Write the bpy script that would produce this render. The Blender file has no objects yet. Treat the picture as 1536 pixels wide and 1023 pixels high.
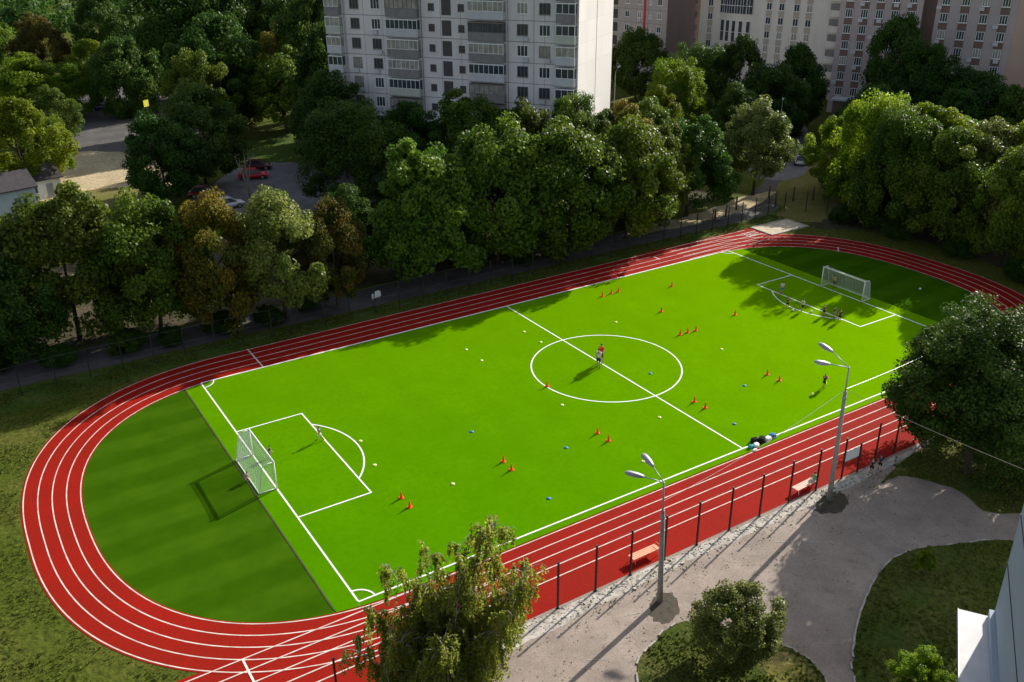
import bpy, bmesh, math, random
import numpy as np
from mathutils import Vector, Matrix
PI = math.pi
scene = bpy.context.scene
COL = scene.collection
rnd = random.Random(7)
nr = np.random.default_rng(11)

# ------------------------------------------------------------------ render / light / camera
world = bpy.data.worlds.new("World"); scene.world = world; world.use_nodes = True
SUN_AZ, SUN_EL = math.radians(16.5), math.radians(25.2)
nt = world.node_tree; bg = nt.nodes["Background"]
sky = nt.nodes.new("ShaderNodeTexSky"); sky.sky_type = 'NISHITA'; sky.sun_disc = False
sky.dust_density = 2.0; sky.ozone_density = 0.7; sky.sun_elevation = SUN_EL; sky.sun_rotation = PI/2 - SUN_AZ
hsv = nt.nodes.new('ShaderNodeHueSaturation'); hsv.inputs['Saturation'].default_value = 0.62
nt.links.new(sky.outputs[0], hsv.inputs['Color']); nt.links.new(hsv.outputs[0], bg.inputs[0]); bg.inputs[1].default_value = 0.10
sl = bpy.data.lights.new("sun", 'SUN'); sl.energy = 5.0; sl.angle = math.radians(0.53); sl.color = (1.0, 0.93, 0.82)
so = bpy.data.objects.new("sun", sl); COL.objects.link(so)
sd = Vector((math.cos(SUN_AZ)*math.cos(SUN_EL), math.sin(SUN_AZ)*math.cos(SUN_EL), math.sin(SUN_EL)))
so.rotation_euler = sd.to_track_quat('Z', 'Y').to_euler(); so.location = (60, 20, 60)
vs = scene.view_settings; vs.view_transform = 'Standard'; vs.look = 'None'; vs.exposure = 0.72; vs.gamma = 1.0
scene.cycles.max_bounces = 6; scene.cycles.transparent_max_bounces = 8

cd = bpy.data.cameras.new("camera"); cam = bpy.data.objects.new("camera", cd); COL.objects.link(cam); scene.camera = cam
yaw, pit, roll = 0.5631, 0.4325, -0.0089
fw = Vector((math.sin(yaw)*math.cos(pit), math.cos(yaw)*math.cos(pit), -math.sin(pit)))
rt = Vector((math.cos(yaw), -math.sin(yaw), 0)); up = rt.cross(fw)
r2 = rt*math.cos(roll) + up*math.sin(roll); u2 = up*math.cos(roll) - rt*math.sin(roll)
M = Matrix((( r2.x, u2.x, -fw.x, -43.5916), (r2.y, u2.y, -fw.y, -54.29), (r2.z, u2.z, -fw.z, 34.3733), (0,0,0,1)))
cam.matrix_world = M
cd.sensor_width = 36; cd.lens = 1379.0/1536*36; cd.clip_start = 0.5; cd.clip_end = 3000

# ------------------------------------------------------------------ materials
def base_mat(name):
    m = bpy.data.materials.new(name); m.use_nodes = True
    n = m.node_tree.nodes; return m, n, m.node_tree.links, n["Principled BSDF"]
def ramp(n, stops):
    r = n.new("ShaderNodeValToRGB"); e = r.color_ramp.elements
    while len(e) > 1: e.remove(e[-1])
    e[0].position = stops[0][0]; e[0].color = (*stops[0][1], 1)
    for p, c in stops[1:]:
        x = e.new(p); x.color = (*c, 1)
    return r
def noise_mat(name, stops, scale=1.0, detail=6, rough=0.9, bump=0.0, bscale=None, stretch=None, obj=True, spec=0.3, rough_n=0.55):
    m, n, l, b = base_mat(name)
    tc = n.new("ShaderNodeTexCoord"); mp = n.new("ShaderNodeMapping")
    l.new(tc.outputs["Object" if obj else "Generated"], mp.inputs[0])
    if stretch: mp.inputs["Scale"].default_value = stretch
    t = n.new("ShaderNodeTexNoise"); t.inputs["Scale"].default_value = scale; t.inputs["Detail"].default_value = detail
    t.inputs["Roughness"].default_value = rough_n
    l.new(mp.outputs[0], t.inputs["Vector"])
    r = ramp(n, stops); l.new(t.outputs["Fac"], r.inputs[0]); l.new(r.outputs[0], b.inputs["Base Color"])
    b.inputs["Roughness"].default_value = rough; b.inputs["Specular IOR Level"].default_value = spec
    if bump:
        t2 = n.new("ShaderNodeTexNoise"); t2.inputs["Scale"].default_value = bscale or scale*4; t2.inputs["Detail"].default_value = 8
        l.new(mp.outputs[0], t2.inputs["Vector"])
        bp = n.new("ShaderNodeBump"); bp.inputs["Strength"].default_value = bump; bp.inputs["Distance"].default_value = 0.1
        l.new(t2.outputs["Fac"], bp.inputs["Height"]); l.new(bp.outputs[0], b.inputs["Normal"])
    return m
def sc(c, f): return tuple(min(1, x*f) for x in c)
def plain(name, c, rough=0.6, metal=0.0, var=0.15, scale=3.0, spec=0.4):
    m = noise_mat(name, [(0.3, sc(c, 1-var)), (0.7, sc(c, 1+var))], scale, 4, rough, spec=spec)
    m.node_tree.nodes["Principled BSDF"].inputs["Metallic"].default_value = metal
    return m
def two_noise(name, c1, c2, c3, s1, s2, rough=0.92, bump=0.3, bs=8, spec=0.05):
    """large patches c1/c2 with a fine grain towards c3"""
    m, n, l, b = base_mat(name)
    tc = n.new("ShaderNodeTexCoord")
    t = n.new("ShaderNodeTexNoise"); t.inputs["Scale"].default_value = s1; t.inputs["Detail"].default_value = 5; t.inputs["Roughness"].default_value = 0.6
    t2 = n.new("ShaderNodeTexNoise"); t2.inputs["Scale"].default_value = s2; t2.inputs["Detail"].default_value = 6; t2.inputs["Roughness"].default_value = 0.65
    l.new(tc.outputs["Object"], t.inputs["Vector"]); l.new(tc.outputs["Object"], t2.inputs["Vector"])
    r = ramp(n, [(0.40, c1), (0.60, c2)]); l.new(t.outputs["Fac"], r.inputs[0])
    r3 = ramp(n, [(0.42, (0,0,0)), (0.68, (1,1,1))]); l.new(t2.outputs["Fac"], r3.inputs[0])
    mx = n.new("ShaderNodeMix"); mx.data_type = 'RGBA'
    l.new(r3.outputs[0], mx.inputs[0]); l.new(r.outputs[0], mx.inputs[6]); mx.inputs[7].default_value = (*c3, 1)
    l.new(mx.outputs[2], b.inputs["Base Color"]); b.inputs["Roughness"].default_value = rough; b.inputs["Specular IOR Level"].default_value = spec
    if bump:
        t4 = n.new("ShaderNodeTexNoise"); t4.inputs["Scale"].default_value = bs; t4.inputs["Detail"].default_value = 8
        l.new(tc.outputs["Object"], t4.inputs["Vector"])
        bp = n.new("ShaderNodeBump"); bp.inputs["Strength"].default_value = bump; bp.inputs["Distance"].default_value = 0.15
        l.new(t4.outputs["Fac"], bp.inputs["Height"]); l.new(bp.outputs[0], b.inputs["Normal"])
    return m
def leaf_mat(name, ca, cb, trans=0.45, gloss=0.22):
    m, n, l, b = base_mat(name)
    at = n.new("ShaderNodeAttribute"); at.attribute_name = "tint"
    oi = n.new("ShaderNodeObjectInfo")
    r = ramp(n, [(0.0, ca), (1.0, cb)]); l.new(at.outputs["Fac"], r.inputs[0])
    hs = n.new("ShaderNodeHueSaturation")
    mr = n.new("ShaderNodeMapRange"); mr.inputs[3].default_value = 0.478; mr.inputs[4].default_value = 0.514
    l.new(oi.outputs["Random"], mr.inputs[0]); l.new(mr.outputs[0], hs.inputs["Hue"])
    mr2 = n.new("ShaderNodeMapRange"); mr2.inputs[3].default_value = 0.75; mr2.inputs[4].default_value = 1.25
    mm = n.new("ShaderNodeMath"); mm.operation = 'MULTIPLY'; mm.inputs[1].default_value = 7.31
    fr = n.new("ShaderNodeMath"); fr.operation = 'FRACT'
    l.new(oi.outputs["Random"], mm.inputs[0]); l.new(mm.outputs[0], fr.inputs[0]); l.new(fr.outputs[0], mr2.inputs[0]); l.new(mr2.outputs[0], hs.inputs["Value"])
    l.new(r.outputs[0], hs.inputs["Color"]); l.new(hs.outputs[0], b.inputs["Base Color"])
    b.inputs["Roughness"].default_value = 0.5; b.inputs["Specular IOR Level"].default_value = gloss
    tr = n.new("ShaderNodeBsdfTranslucent"); l.new(hs.outputs[0], tr.inputs[0])
    ms = n.new("ShaderNodeMixShader"); ms.inputs[0].default_value = trans
    l.new(b.outputs[0], ms.inputs[1]); l.new(tr.outputs[0], ms.inputs[2])
    out = n["Material Output"]; l.new(ms.outputs[0], out.inputs[0])
    return m

MT = {}
MT['turf'] = two_noise('bright artificial turf', (0.046,0.192,0.0004), (0.056,0.208,0.0004), (0.040,0.178,0.0006), 0.09, 2.5, 0.95, 0.15, 30, 0.0)
def turf_detail():
    m = MT['turf']; n = m.node_tree.nodes; l = m.node_tree.links; b = n["Principled BSDF"]
    src = b.inputs["Base Color"].links[0].from_socket
    tc = n.new("ShaderNodeTexCoord"); w = n.new("ShaderNodeTexWave"); w.bands_direction = 'X'; w.inputs["Scale"].default_value = 0.078; w.inputs["Distortion"].default_value = 0.6; w.inputs["Detail"].default_value = 3
    t = n.new("ShaderNodeTexNoise"); t.inputs["Scale"].default_value = 0.35; t.inputs["Detail"].default_value = 9; t.inputs["Roughness"].default_value = 0.7
    l.new(tc.outputs["Object"], w.inputs["Vector"]); l.new(tc.outputs["Object"], t.inputs["Vector"])
    r1 = ramp(n, [(0.35, (0.975,0.975,1)), (0.65, (1.0,1.0,1))]); l.new(w.outputs["Fac"], r1.inputs[0])
    r2 = ramp(n, [(0.30, (0.84,0.90,0.9)), (0.5, (0.96,0.97,1)), (0.70, (1.08,1.04,1.6))]); l.new(t.outputs["Fac"], r2.inputs[0])
    for r in (r1, r2):
        mx = n.new("ShaderNodeMix"); mx.data_type = 'RGBA'; mx.blend_type = 'MULTIPLY'; mx.inputs[0].default_value = 1
        l.new(src, mx.inputs[6]); l.new(r.outputs[0], mx.inputs[7]); src = mx.outputs[2]
    l.new(src, b.inputs["Base Color"])
    b.inputs["Sheen Weight"].default_value = 1.0; b.inputs["Sheen Roughness"].default_value = 0.30; b.inputs["Sheen Tint"].default_value = (0.74, 0.90, 0.0, 1)
    g = n.new("ShaderNodeBsdfGlossy"); g.inputs["Color"].default_value = (0.50, 0.80, 0.0, 1); g.inputs["Roughness"].default_value = 0.62
    ms = n.new("ShaderNodeMixShader"); ms.inputs[0].default_value = 0.035; l.new(b.outputs[0], ms.inputs[1]); l.new(g.outputs[0], ms.inputs[2]); l.new(ms.outputs[0], n["Material Output"].inputs[0])
turf_detail()
def infield_mat():
    m, n, l, b = base_mat('dark mown turf')
    tc = n.new("ShaderNodeTexCoord"); w = n.new("ShaderNodeTexWave"); w.wave_type = 'BANDS'; w.bands_direction = 'Y'
    w.inputs["Scale"].default_value = 0.085; w.inputs["Distortion"].default_value = 1.8; w.inputs["Detail"].default_value = 2; w.inputs["Detail Scale"].default_value = 0.6
    l.new(tc.outputs["Object"], w.inputs["Vector"])
    r = ramp(n, [(0.3, (0.034,0.092,0.002)), (0.75, (0.044,0.108,0.003))]); l.new(w.outputs["Fac"], r.inputs[0])
    t = n.new("ShaderNodeTexNoise"); t.inputs["Scale"].default_value = 0.5; t.inputs["Detail"].default_value = 8; t.inputs["Roughness"].default_value = 0.65
    l.new(tc.outputs["Object"], t.inputs["Vector"])
    r2 = ramp(n, [(0.28, (0.74,0.80,0.8)), (0.5, (0.92,0.95,1)), (0.72, (1.12,1.08,1.2))]); l.new(t.outputs["Fac"], r2.inputs[0])
    mx = n.new("ShaderNodeMix"); mx.data_type = 'RGBA'; mx.blend_type = 'MULTIPLY'; mx.inputs[0].default_value = 1.0
    l.new(r.outputs[0], mx.inputs[6]); l.new(r2.outputs[0], mx.inputs[7]); l.new(mx.outputs[2], b.inputs["Base Color"])
    b.inputs["Roughness"].default_value = 0.95; b.inputs["Specular IOR Level"].default_value = 0.0
    return m
MT['infield'] = infield_mat()
MT['track'] = two_noise('red running track', (0.265,0.0115,0.0055), (0.32,0.0105,0.005), (0.195,0.014,0.009), 0.25, 6.0, 0.85, 0.1, 60, 0.04)
MT['trackdull'] = MT['track']
MT['paint'] = noise_mat('white line paint', [(0.3,(0.72,0.70,0.66)),(0.7,(0.88,0.87,0.84))], 1.5, 5, 0.7)
MT['trackpaint'] = noise_mat('worn lane paint', [(0.25,(0.42,0.30,0.26)),(0.6,(0.72,0.64,0.58))], 1.2, 6, 0.75)
MT['ground'] = two_noise('rough grass and earth', (0.066,0.092,0.010), (0.104,0.110,0.022), (0.042,0.058,0.008), 0.12, 2.2, 0.95, 0.7, 3)
MT['verge'] = two_noise('green verge grass', (0.055,0.105,0.014), (0.085,0.110,0.025), (0.035,0.06,0.012), 0.3, 2.5, 0.95, 0.7, 4)
MT['lawn'] = two_noise('rough shady lawn', (0.055,0.085,0.014), (0.105,0.105,0.028), (0.030,0.045,0.010), 0.35, 3.0, 0.95, 0.8, 5)
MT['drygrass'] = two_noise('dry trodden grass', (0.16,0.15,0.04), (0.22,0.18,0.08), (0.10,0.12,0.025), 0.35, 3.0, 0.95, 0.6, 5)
MT['dirt'] = two_noise('bare earth', (0.060,0.050,0.032), (0.095,0.078,0.052), (0.035,0.036,0.018), 0.3, 2.5, 0.95, 0.5, 4)
MT['sandlot'] = two_noise('pale sandy ground', (0.44,0.35,0.23), (0.54,0.44,0.30), (0.26,0.23,0.11), 0.3, 2.0, 0.95, 0.4, 4)
MT['sand'] = two_noise('pit sand', (0.55,0.47,0.36), (0.66,0.58,0.46), (0.45,0.40,0.30), 0.5, 2.0, 0.95, 0.5, 3)
def asphalt(name, a, b_, patch):
    m, n, l, b = base_mat(name)
    tc = n.new("ShaderNodeTexCoord")
    def N(s, d=5, ro=0.6):
        t = n.new("ShaderNodeTexNoise"); t.inputs["Scale"].default_value = s; t.inputs["Detail"].default_value = d; t.inputs["Roughness"].default_value = ro
        l.new(tc.outputs["Object"], t.inputs["Vector"]); return t
    r = ramp(n, [(0.35, sc(a, .88)), (0.65, sc(b_, 1.06))]); l.new(N(0.35, 7, .68).outputs["Fac"], r.inputs[0])
    g = ramp(n, [(0.3, (0.72,0.72,0.72)), (0.7, (1.15,1.15,1.15))]); l.new(N(9, 8, 0.7).outputs["Fac"], g.inputs[0])
    mx = n.new("ShaderNodeMix"); mx.data_type = 'RGBA'; mx.blend_type = 'MULTIPLY'; mx.inputs[0].default_value = 1
    l.new(r.outputs[0], mx.inputs[6]); l.new(g.outputs[0], mx.inputs[7])
    st = ramp(n, [(0.60, (0,0,0)), (0.70, (1,1,1))]); l.new(N(0.9, 6, 0.65).outputs["Fac"], st.inputs[0])
    mx2 = n.new("ShaderNodeMix"); mx2.data_type = 'RGBA'; l.new(st.outputs[0], mx2.inputs[0]); l.new(mx.outputs[2], mx2.inputs[6]); mx2.inputs[7].default_value = (*patch, 1)
    v = n.new("ShaderNodeTexVoronoi"); v.feature = 'DISTANCE_TO_EDGE'; v.inputs["Scale"].default_value = 0.22
    nz = N(0.8, 6, 0.7); va = n.new("ShaderNodeMix"); va.data_type = 'VECTOR'; va.inputs[0].default_value = 0.6
    l.new(tc.outputs["Object"], va.inputs[4]); l.new(nz.outputs["Color"], va.inputs[5]); l.new(va.outputs[1], v.inputs["Vector"])
    cr = ramp(n, [(0.0, (.55,.55,.55)), (0.004, (0,0,0))]); l.new(v.outputs["Distance"], cr.inputs[0])
    mx3 = n.new("ShaderNodeMix"); mx3.data_type = 'RGBA'; l.new(cr.outputs[0], mx3.inputs[0]); l.new(mx2.outputs[2], mx3.inputs[6]); mx3.inputs[7].default_value = (*sc(a, 0.5), 1)
    l.new(mx3.outputs[2], b.inputs["Base Color"]); b.inputs["Roughness"].default_value = 0.9; b.inputs["Specular IOR Level"].default_value = 0.25
    bp = n.new("ShaderNodeBump"); bp.inputs["Strength"].default_value = 0.25; bp.inputs["Distance"].default_value = 0.05
    l.new(N(12, 8, 0.7).outputs["Fac"], bp.inputs["Height"]); l.new(bp.outputs[0], b.inputs["Normal"])
    return m
MT['path'] = asphalt('worn pale asphalt', (0.27,0.222,0.19), (0.345,0.285,0.245), (0.20,0.17,0.15))
MT['road'] = asphalt('grey road asphalt', (0.15,0.14,0.145), (0.20,0.19,0.19), (0.24,0.22,0.20))
MT['shadedpath'] = asphalt('shade-darkened asphalt', (0.075,0.07,0.07), (0.105,0.10,0.098), (0.14,0.13,0.12))  # darker copy of the road asphalt, with deep shade put into its colour
MT['kerb'] = plain('concrete kerb', (0.36,0.34,0.31), 0.9, 0, 0.25, 2)
MT['stone'] = plain('white rubble', (0.40,0.37,0.33), 0.95, 0, 0.35, 2)
MT['soil'] = plain('dark soil', (0.06,0.05,0.035), 0.95, 0, 0.3, 3)
MT['bark'] = noise_mat('bark', [(0.3,(0.035,0.026,0.018)),(0.7,(0.085,0.066,0.048))], 2.0, 8, 0.95, 0.6, 6, (6,6,1))
MT['birchbark'] = noise_mat('pale bark', [(0.35,(0.16,0.13,0.10)),(0.6,(0.42,0.38,0.32))], 2.0, 6, 0.9, 0.3, 6, (2,2,5))
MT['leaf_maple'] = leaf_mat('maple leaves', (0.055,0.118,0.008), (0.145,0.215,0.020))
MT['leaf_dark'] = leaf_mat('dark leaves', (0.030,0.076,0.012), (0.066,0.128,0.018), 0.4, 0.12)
MT['leaf_bright'] = leaf_mat('bright green leaves', (0.095,0.180,0.006), (0.210,0.290,0.012), 0.55)
MT['leaf_pale'] = leaf_mat('pale olive leaves', (0.090,0.135,0.018), (0.225,0.255,0.060), 0.45, 0.3)
MT['leaf_gold'] = leaf_mat('turning golden leaves', (0.070,0.108,0.010), (0.23,0.175,0.022), 0.5, 0.2)
MT['leaf_rust'] = leaf_mat('rusty leaves', (0.060,0.085,0.012), (0.160,0.120,0.022), 0.45, 0.15)
MT['leaf_birch'] = leaf_mat('birch strands', (0.180,0.245,0.018), (0.370,0.400,0.070), 0.65, 0.25)
MT['grassblade'] = leaf_mat('grass blades', (0.052,0.088,0.010), (0.110,0.122,0.022), 0.3, 0.03)
MT['white'] = plain('white enamel', (0.80,0.80,0.80), 0.4, 0, 0.05)
MT['net'] = plain('white net cord', (0.72,0.72,0.70), 0.8, 0, 0.05)
MT['black'] = plain('black steel', (0.018,0.018,0.018), 0.5, 0, 0.3)
MT['greensteel'] = plain('dark green steel', (0.02,0.028,0.022), 0.5, 0, 0.3)
MT['wire'] = plain('galvanised wire', (0.25,0.25,0.25), 0.4, 0.8, 0.1)
MT['concrete'] = noise_mat('weathered concrete', [(0.3,(0.23,0.21,0.19)),(0.7,(0.36,0.34,0.31))], 2.0, 8, 0.9, 0.2, 12)
MT['grey_metal'] = plain('grey painted metal', (0.32,0.33,0.36), 0.45, 0.3, 0.1)
MT['lampglass'] = plain('lamp glass', (0.75,0.80,0.85), 0.15, 0, 0.05)
MT['orange'] = plain('orange plastic', (0.85,0.085,0.008), 0.45, 0, 0.08)
MT['yellowdisc'] = plain('pale yellow plastic', (0.80,0.85,0.30), 0.5, 0, 0.05)
MT['bluedisc'] = plain('blue plastic', (0.03,0.18,0.55), 0.5, 0, 0.05)
MT['skin'] = plain('skin', (0.48,0.28,0.20), 0.55, 0, 0.08, 8)
MT['hair'] = plain('dark hair', (0.03,0.02,0.015), 0.6, 0, 0.3, 20)
MT['hairbrown'] = plain('brown hair', (0.10,0.06,0.035), 0.6, 0, 0.3, 20)
def cloth(n, c): MT[n] = plain(n+' cloth', c, 0.9, 0, 0.12, 6, 0.1)
for nm, c in dict(c_white=(0.72,0.72,0.74), c_red=(0.70,0.035,0.02), c_black=(0.02,0.02,0.022), c_navy=(0.03,0.04,0.12), c_yellow=(0.62,0.58,0.06), c_green=(0.02,0.45,0.16), c_teal=(0.02,0.18,0.14), c_blue=(0.08,0.22,0.5), c_grey=(0.25,0.25,0.27), c_pale=(0.6,0.66,0.45), c_tealb=(0.05,0.35,0.40), c_purple=(0.08,0.07,0.22)).items(): cloth(nm, c)
MT['glass'] = plain('dark window glass', (0.05,0.06,0.075), 0.12, 0, 0.35, 0.7, 0.6)
MT['glasslight'] = plain('curtain and reflection glass', (0.32,0.30,0.27), 0.2, 0, 0.35, 0.9, 0.6)  # pale tone for curtains, with lighter glass reflections put into it too
MT['plywood'] = plain('dark boarded glass', (0.07,0.06,0.065), 0.4, 0, 0.2, 2)
MT['pinkwood'] = plain('orange painted planks', (0.72,0.33,0.20), 0.7, 0, 0.12, 5)
MT['palewood'] = plain('pale worn planks', (0.66,0.45,0.36), 0.75, 0, 0.12, 5)
MT['brownwood'] = plain('brown wood', (0.10,0.06,0.035), 0.9, 0, 0.25, 5)

# ------------------------------------------------------------------ helpers
def add_obj(name, me, parent=None):
    o = bpy.data.objects.new(name, me); COL.objects.link(o)
    if parent is not None: o.parent = parent
    return o
def tag(o, label=None, cat=None, group=None, kind=None):
    if label: o['label'] = label
    if cat: o['category'] = cat
    if group: o['group'] = group
    if kind: o['kind'] = kind
    return o
def empty(name, loc, rz, label, cat, group=None):
    o = add_obj(name, None); o.location = loc; o.rotation_euler = (0,0,rz); o.empty_display_size = 0.3
    return tag(o, label, cat, group)
def mats(o, m):
    o.data.materials.clear()
    for x in (m if isinstance(m, (list, tuple)) else [m]): o.data.materials.append(MT[x] if isinstance(x, str) else x)
class MB:
    def __init__(s): s.v = []; s.f = []; s.mi = []; s.cur = 0
    def poly(s, pts):
        i = len(s.v); s.v += [tuple(p) for p in pts]; s.f.append(tuple(range(i, i+len(pts)))); s.mi.append(s.cur)
    def box(s, x0, x1, y0, y1, z0, z1, M=None):
        i = len(s.v); P = [(x,y,z) for z in (z0,z1) for (x,y) in ((x0,y0),(x1,y0),(x1,y1),(x0,y1))]
        if M is not None: P = [tuple(M @ Vector(p)) for p in P]
        s.v += P
        for q in ((3,2,1,0),(4,5,6,7),(0,1,5,4),(1,2,6,5),(2,3,7,6),(3,0,4,7)): s.f.append(tuple(i+k for k in q)); s.mi.append(s.cur)
    def tube(s, pts, r, n=6, cap=True):
        pts = [Vector(p) for p in pts]; rs = r if isinstance(r, (list, tuple)) else [r]*len(pts)
        i0 = len(s.v); prev = None
        for k, p in enumerate(pts):
            d = (pts[min(k+1, len(pts)-1)] - pts[max(k-1, 0)])
            d = d.normalized() if d.length > 1e-9 else Vector((0,0,1))
            a = prev if prev is not None else (Vector((1,0,0)) if abs(d.x) < 0.9 else Vector((0,1,0)))
            a = (a - d*a.dot(d)); a = a.normalized() if a.length > 1e-6 else d.orthogonal().normalized()
            prev = a; b = d.cross(a)
            for j in range(n):
                t = 2*PI*j/n; s.v.append(tuple(p + (a*math.cos(t) + b*math.sin(t))*rs[k]))
        for k in range(len(pts)-1):
            for j in range(n):
                A = i0+k*n+j; B = i0+k*n+(j+1) % n; s.f.append((A, B, B+n, A+n)); s.mi.append(s.cur)
        if cap:
            s.f.append(tuple(i0+j for j in reversed(range(n)))); s.mi.append(s.cur)
            s.f.append(tuple(i0+(len(pts)-1)*n+j for j in range(n))); s.mi.append(s.cur)
    def lathe(s, prof, n=16, o=(0,0,0)):
        i0 = len(s.v)
        for r, z in prof:
            for j in range(n): s.v.append((o[0]+r*math.cos(2*PI*j/n), o[1]+r*math.sin(2*PI*j/n), o[2]+z))
        for k in range(len(prof)-1):
            for j in range(n):
                A = i0+k*n+j; B = i0+k*n+(j+1) % n; s.f.append((A, B, B+n, A+n)); s.mi.append(s.cur)
        s.f.append(tuple(i0+j for j in reversed(range(n)))); s.mi.append(s.cur)
        s.f.append(tuple(i0+(len(prof)-1)*n+j for j in range(n))); s.mi.append(s.cur)
    def ball(s, c, r, nu=10, nv=7):
        rx, ry, rz = r if isinstance(r, (tuple, list)) else (r, r, r)
        i0 = len(s.v)
        for k in range(nv+1):
            t = PI*k/nv
            for j in range(nu):
                p = 2*PI*j/nu; s.v.append((c[0]+rx*math.sin(t)*math.cos(p), c[1]+ry*math.sin(t)*math.sin(p), c[2]+rz*math.cos(t)))
        for k in range(nv):
            for j in range(nu):
                A = i0+k*nu+j; B = i0+k*nu+(j+1) % nu; s.f.append((A, A+nu, B+nu, B)); s.mi.append(s.cur)
    def mesh(s, name, smooth=False):
        me = bpy.data.meshes.new(name); me.from_pydata(s.v, [], s.f); me.update()
        if any(s.mi): me.polygons.foreach_set("material_index", s.mi)
        if smooth: me.polygons.foreach_set("use_smooth", [True]*len(me.polygons))
        return me
    def build(s, name, m, parent=None, smooth=False, bevel=0):
        o = add_obj(name, s.mesh(name, smooth), parent); mats(o, m)
        if bevel:
            b = o.modifiers.new('bevel', 'BEVEL'); b.width = bevel; b.segments = 2; b.limit_method = 'ANGLE'
        return o
def sheet(name, pts, z, m, kind='structure', thick=0.0):
    """flat polygon; thick gives it a side skirt down to z-thick"""
    bm = bmesh.new(); vs_ = [bm.verts.new((p[0], p[1], z)) for p in pts]; f = bm.faces.new(vs_)
    if f.normal.z < 0 or sum((pts[i][0]*pts[(i+1) % len(pts)][1]-pts[(i+1) % len(pts)][0]*pts[i][1]) for i in range(len(pts))) < 0: f.normal_flip()
    if thick:
        r = bmesh.ops.extrude_face_region(bm, geom=[f]); 
        for e in r['geom']:
            if isinstance(e, bmesh.types.BMVert): e.co.z -= thick
        bmesh.ops.recalc_face_normals(bm, faces=bm.faces)
    me = bpy.data.meshes.new(name); bm.to_mesh(me); bm.free()
    o = add_obj(name, me); mats(o, m); o['kind'] = kind
    return o
def strip(mb, pts, w, z, closed=False):
    """flat painted line of width w along pts, mitred"""
    n = len(pts); L = []; R = []
    for i, p in enumerate(pts):
        a = pts[(i-1) % n] if (closed or i > 0) else p; b = pts[(i+1) % n] if (closed or i < n-1) else p
        dx, dy = b[0]-a[0], b[1]-a[1]; d = math.hypot(dx, dy) or 1
        nx, ny = -dy/d*w/2, dx/d*w/2
        L.append((p[0]+nx, p[1]+ny, z)); R.append((p[0]-nx, p[1]-ny, z))
    for i in range(n if closed else n-1):
        j = (i+1) % n; mb.poly([L[i], R[i], R[j], L[j]])
def smooth_poly(pts, n=6, jit=0.0, seed=1):
    r = random.Random(seed); out = []; N = len(pts)
    for i in range(N):
        p0, p1, p2, p3 = [pts[(i+k) % N] for k in (-1, 0, 1, 2)]
        for k in range(n):
            t = k/n
            out.append(tuple(0.5*((2*p1[a]) + (-p0[a]+p2[a])*t + (2*p0[a]-5*p1[a]+4*p2[a]-p3[a])*t*t + (-p0[a]+3*p1[a]-3*p2[a]+p3[a])*t**3) + r.uniform(-jit, jit) for a in (0, 1)))
    return out

# ------------------------------------------------------------------ setting: ground, paths, track, pitch
o = sheet('ground', [(-900,-400),(900,-400),(900,1400),(-900,1400)], 0.0, 'ground')
A, B = 29.442, 15.725
# stadium curve: superellipse bends
def bend_pts(n=200):
    P = []
    N = 2.4
    for i in range(n):
        t = 2*PI*i/n
        c, s_ = math.cos(t), math.sin(t)
        x = math.copysign(abs(c)**(2/N), c); y = math.copysign(abs(s_)**(2/N), s_)
        P.append((x*(15.3 if x > 0 else 14.8) + (26 if c > 1e-9 else -26), y*16.15-0.3))
    return P
INNER = bend_pts(240)
# lay the straights in evenly
def resample(P, n):
    Q = P+[P[0]]; d = [0]
    for i in range(len(P)): d.append(d[-1]+math.hypot(Q[i+1][0]-Q[i][0], Q[i+1][1]-Q[i][1]))
    out = []; j = 0
    for k in range(n):
        s_ = d[-1]*k/n
        while d[j+1] < s_: j += 1
        t = (s_-d[j])/max(1e-9, d[j+1]-d[j]); out.append((Q[j][0]+(Q[j+1][0]-Q[j][0])*t, Q[j][1]+(Q[j+1][1]-Q[j][1])*t))
    return out
INNER = resample(INNER, 300)
def normals(P):
    n = len(P); out = []
    for i in range(n):
        a, b = P[i-1], P[(i+1) % n]; dx, dy = b[0]-a[0], b[1]-a[1]; d = math.hypot(dx, dy); out.append((dy/d, -dx/d))
    return out
NRM = normals(INNER)
def lane(k, extra=0.0):
    out = []
    for (x, y), (nx, ny) in zip(INNER, NRM):
        w = 0.83 + 0.19*max(0, ny) + 0.05*max(0, -ny) + 0.24*max(0, nx)
        out.append((x+nx*(w*k+extra), y+ny*(w*k+extra)))
    return out
outer = lane(4, 0.14); inner = lane(0, -0.12)
mb = MB()
for i in range(300):
    j = (i+1) % 300; mb.poly([(*inner[i], .014), (*outer[i], .014), (*outer[j], .014), (*inner[j], .014)])
o = mb.build('running_track', 'track'); o['kind'] = 'structure'
tr = o
# sprint straight: run-on at the near left, red apron to the fence, spur to the sand pit at the far right
o = sheet('track_apron', [(-47.5,-22.02),(12,-22.02),(26,-21.2),(31,-19.6),(24,-18.6),(-24,-18.6),(-30,-16.2),(-47.5,-16.2)], .009, 'track')
o = sheet('track_spur', [(20,15.9),(37.6,15.9),(37.6,20.35),(20,20.35)], .010, 'track')
mb = MB()
for k in range(5): strip(mb, lane(k), 0.07, .020, True)
o = mb.build('lane_lines', 'trackpaint'); o['kind'] = 'structure'
mb = MB()
for y in (-16.5, -17.42, -18.35, -19.25, -20.05): strip(mb, [(-47,y),(-22.0,y)], 0.075, .025)
strip(mb, [(-36.2,-16.5),(-36.2,-20.1)], 0.12, .030)
for y in (16.0, 17.05, 18.05, 19.05, 20.0): strip(mb, [(24,y),(36.4,y)], 0.08, .025)
for k in range(5):
    x0 = 35.2+0.42*k
    strip(mb, [(x0, 18.2),(x0+0.02, 18.9)], 0.12, .030)
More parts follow.
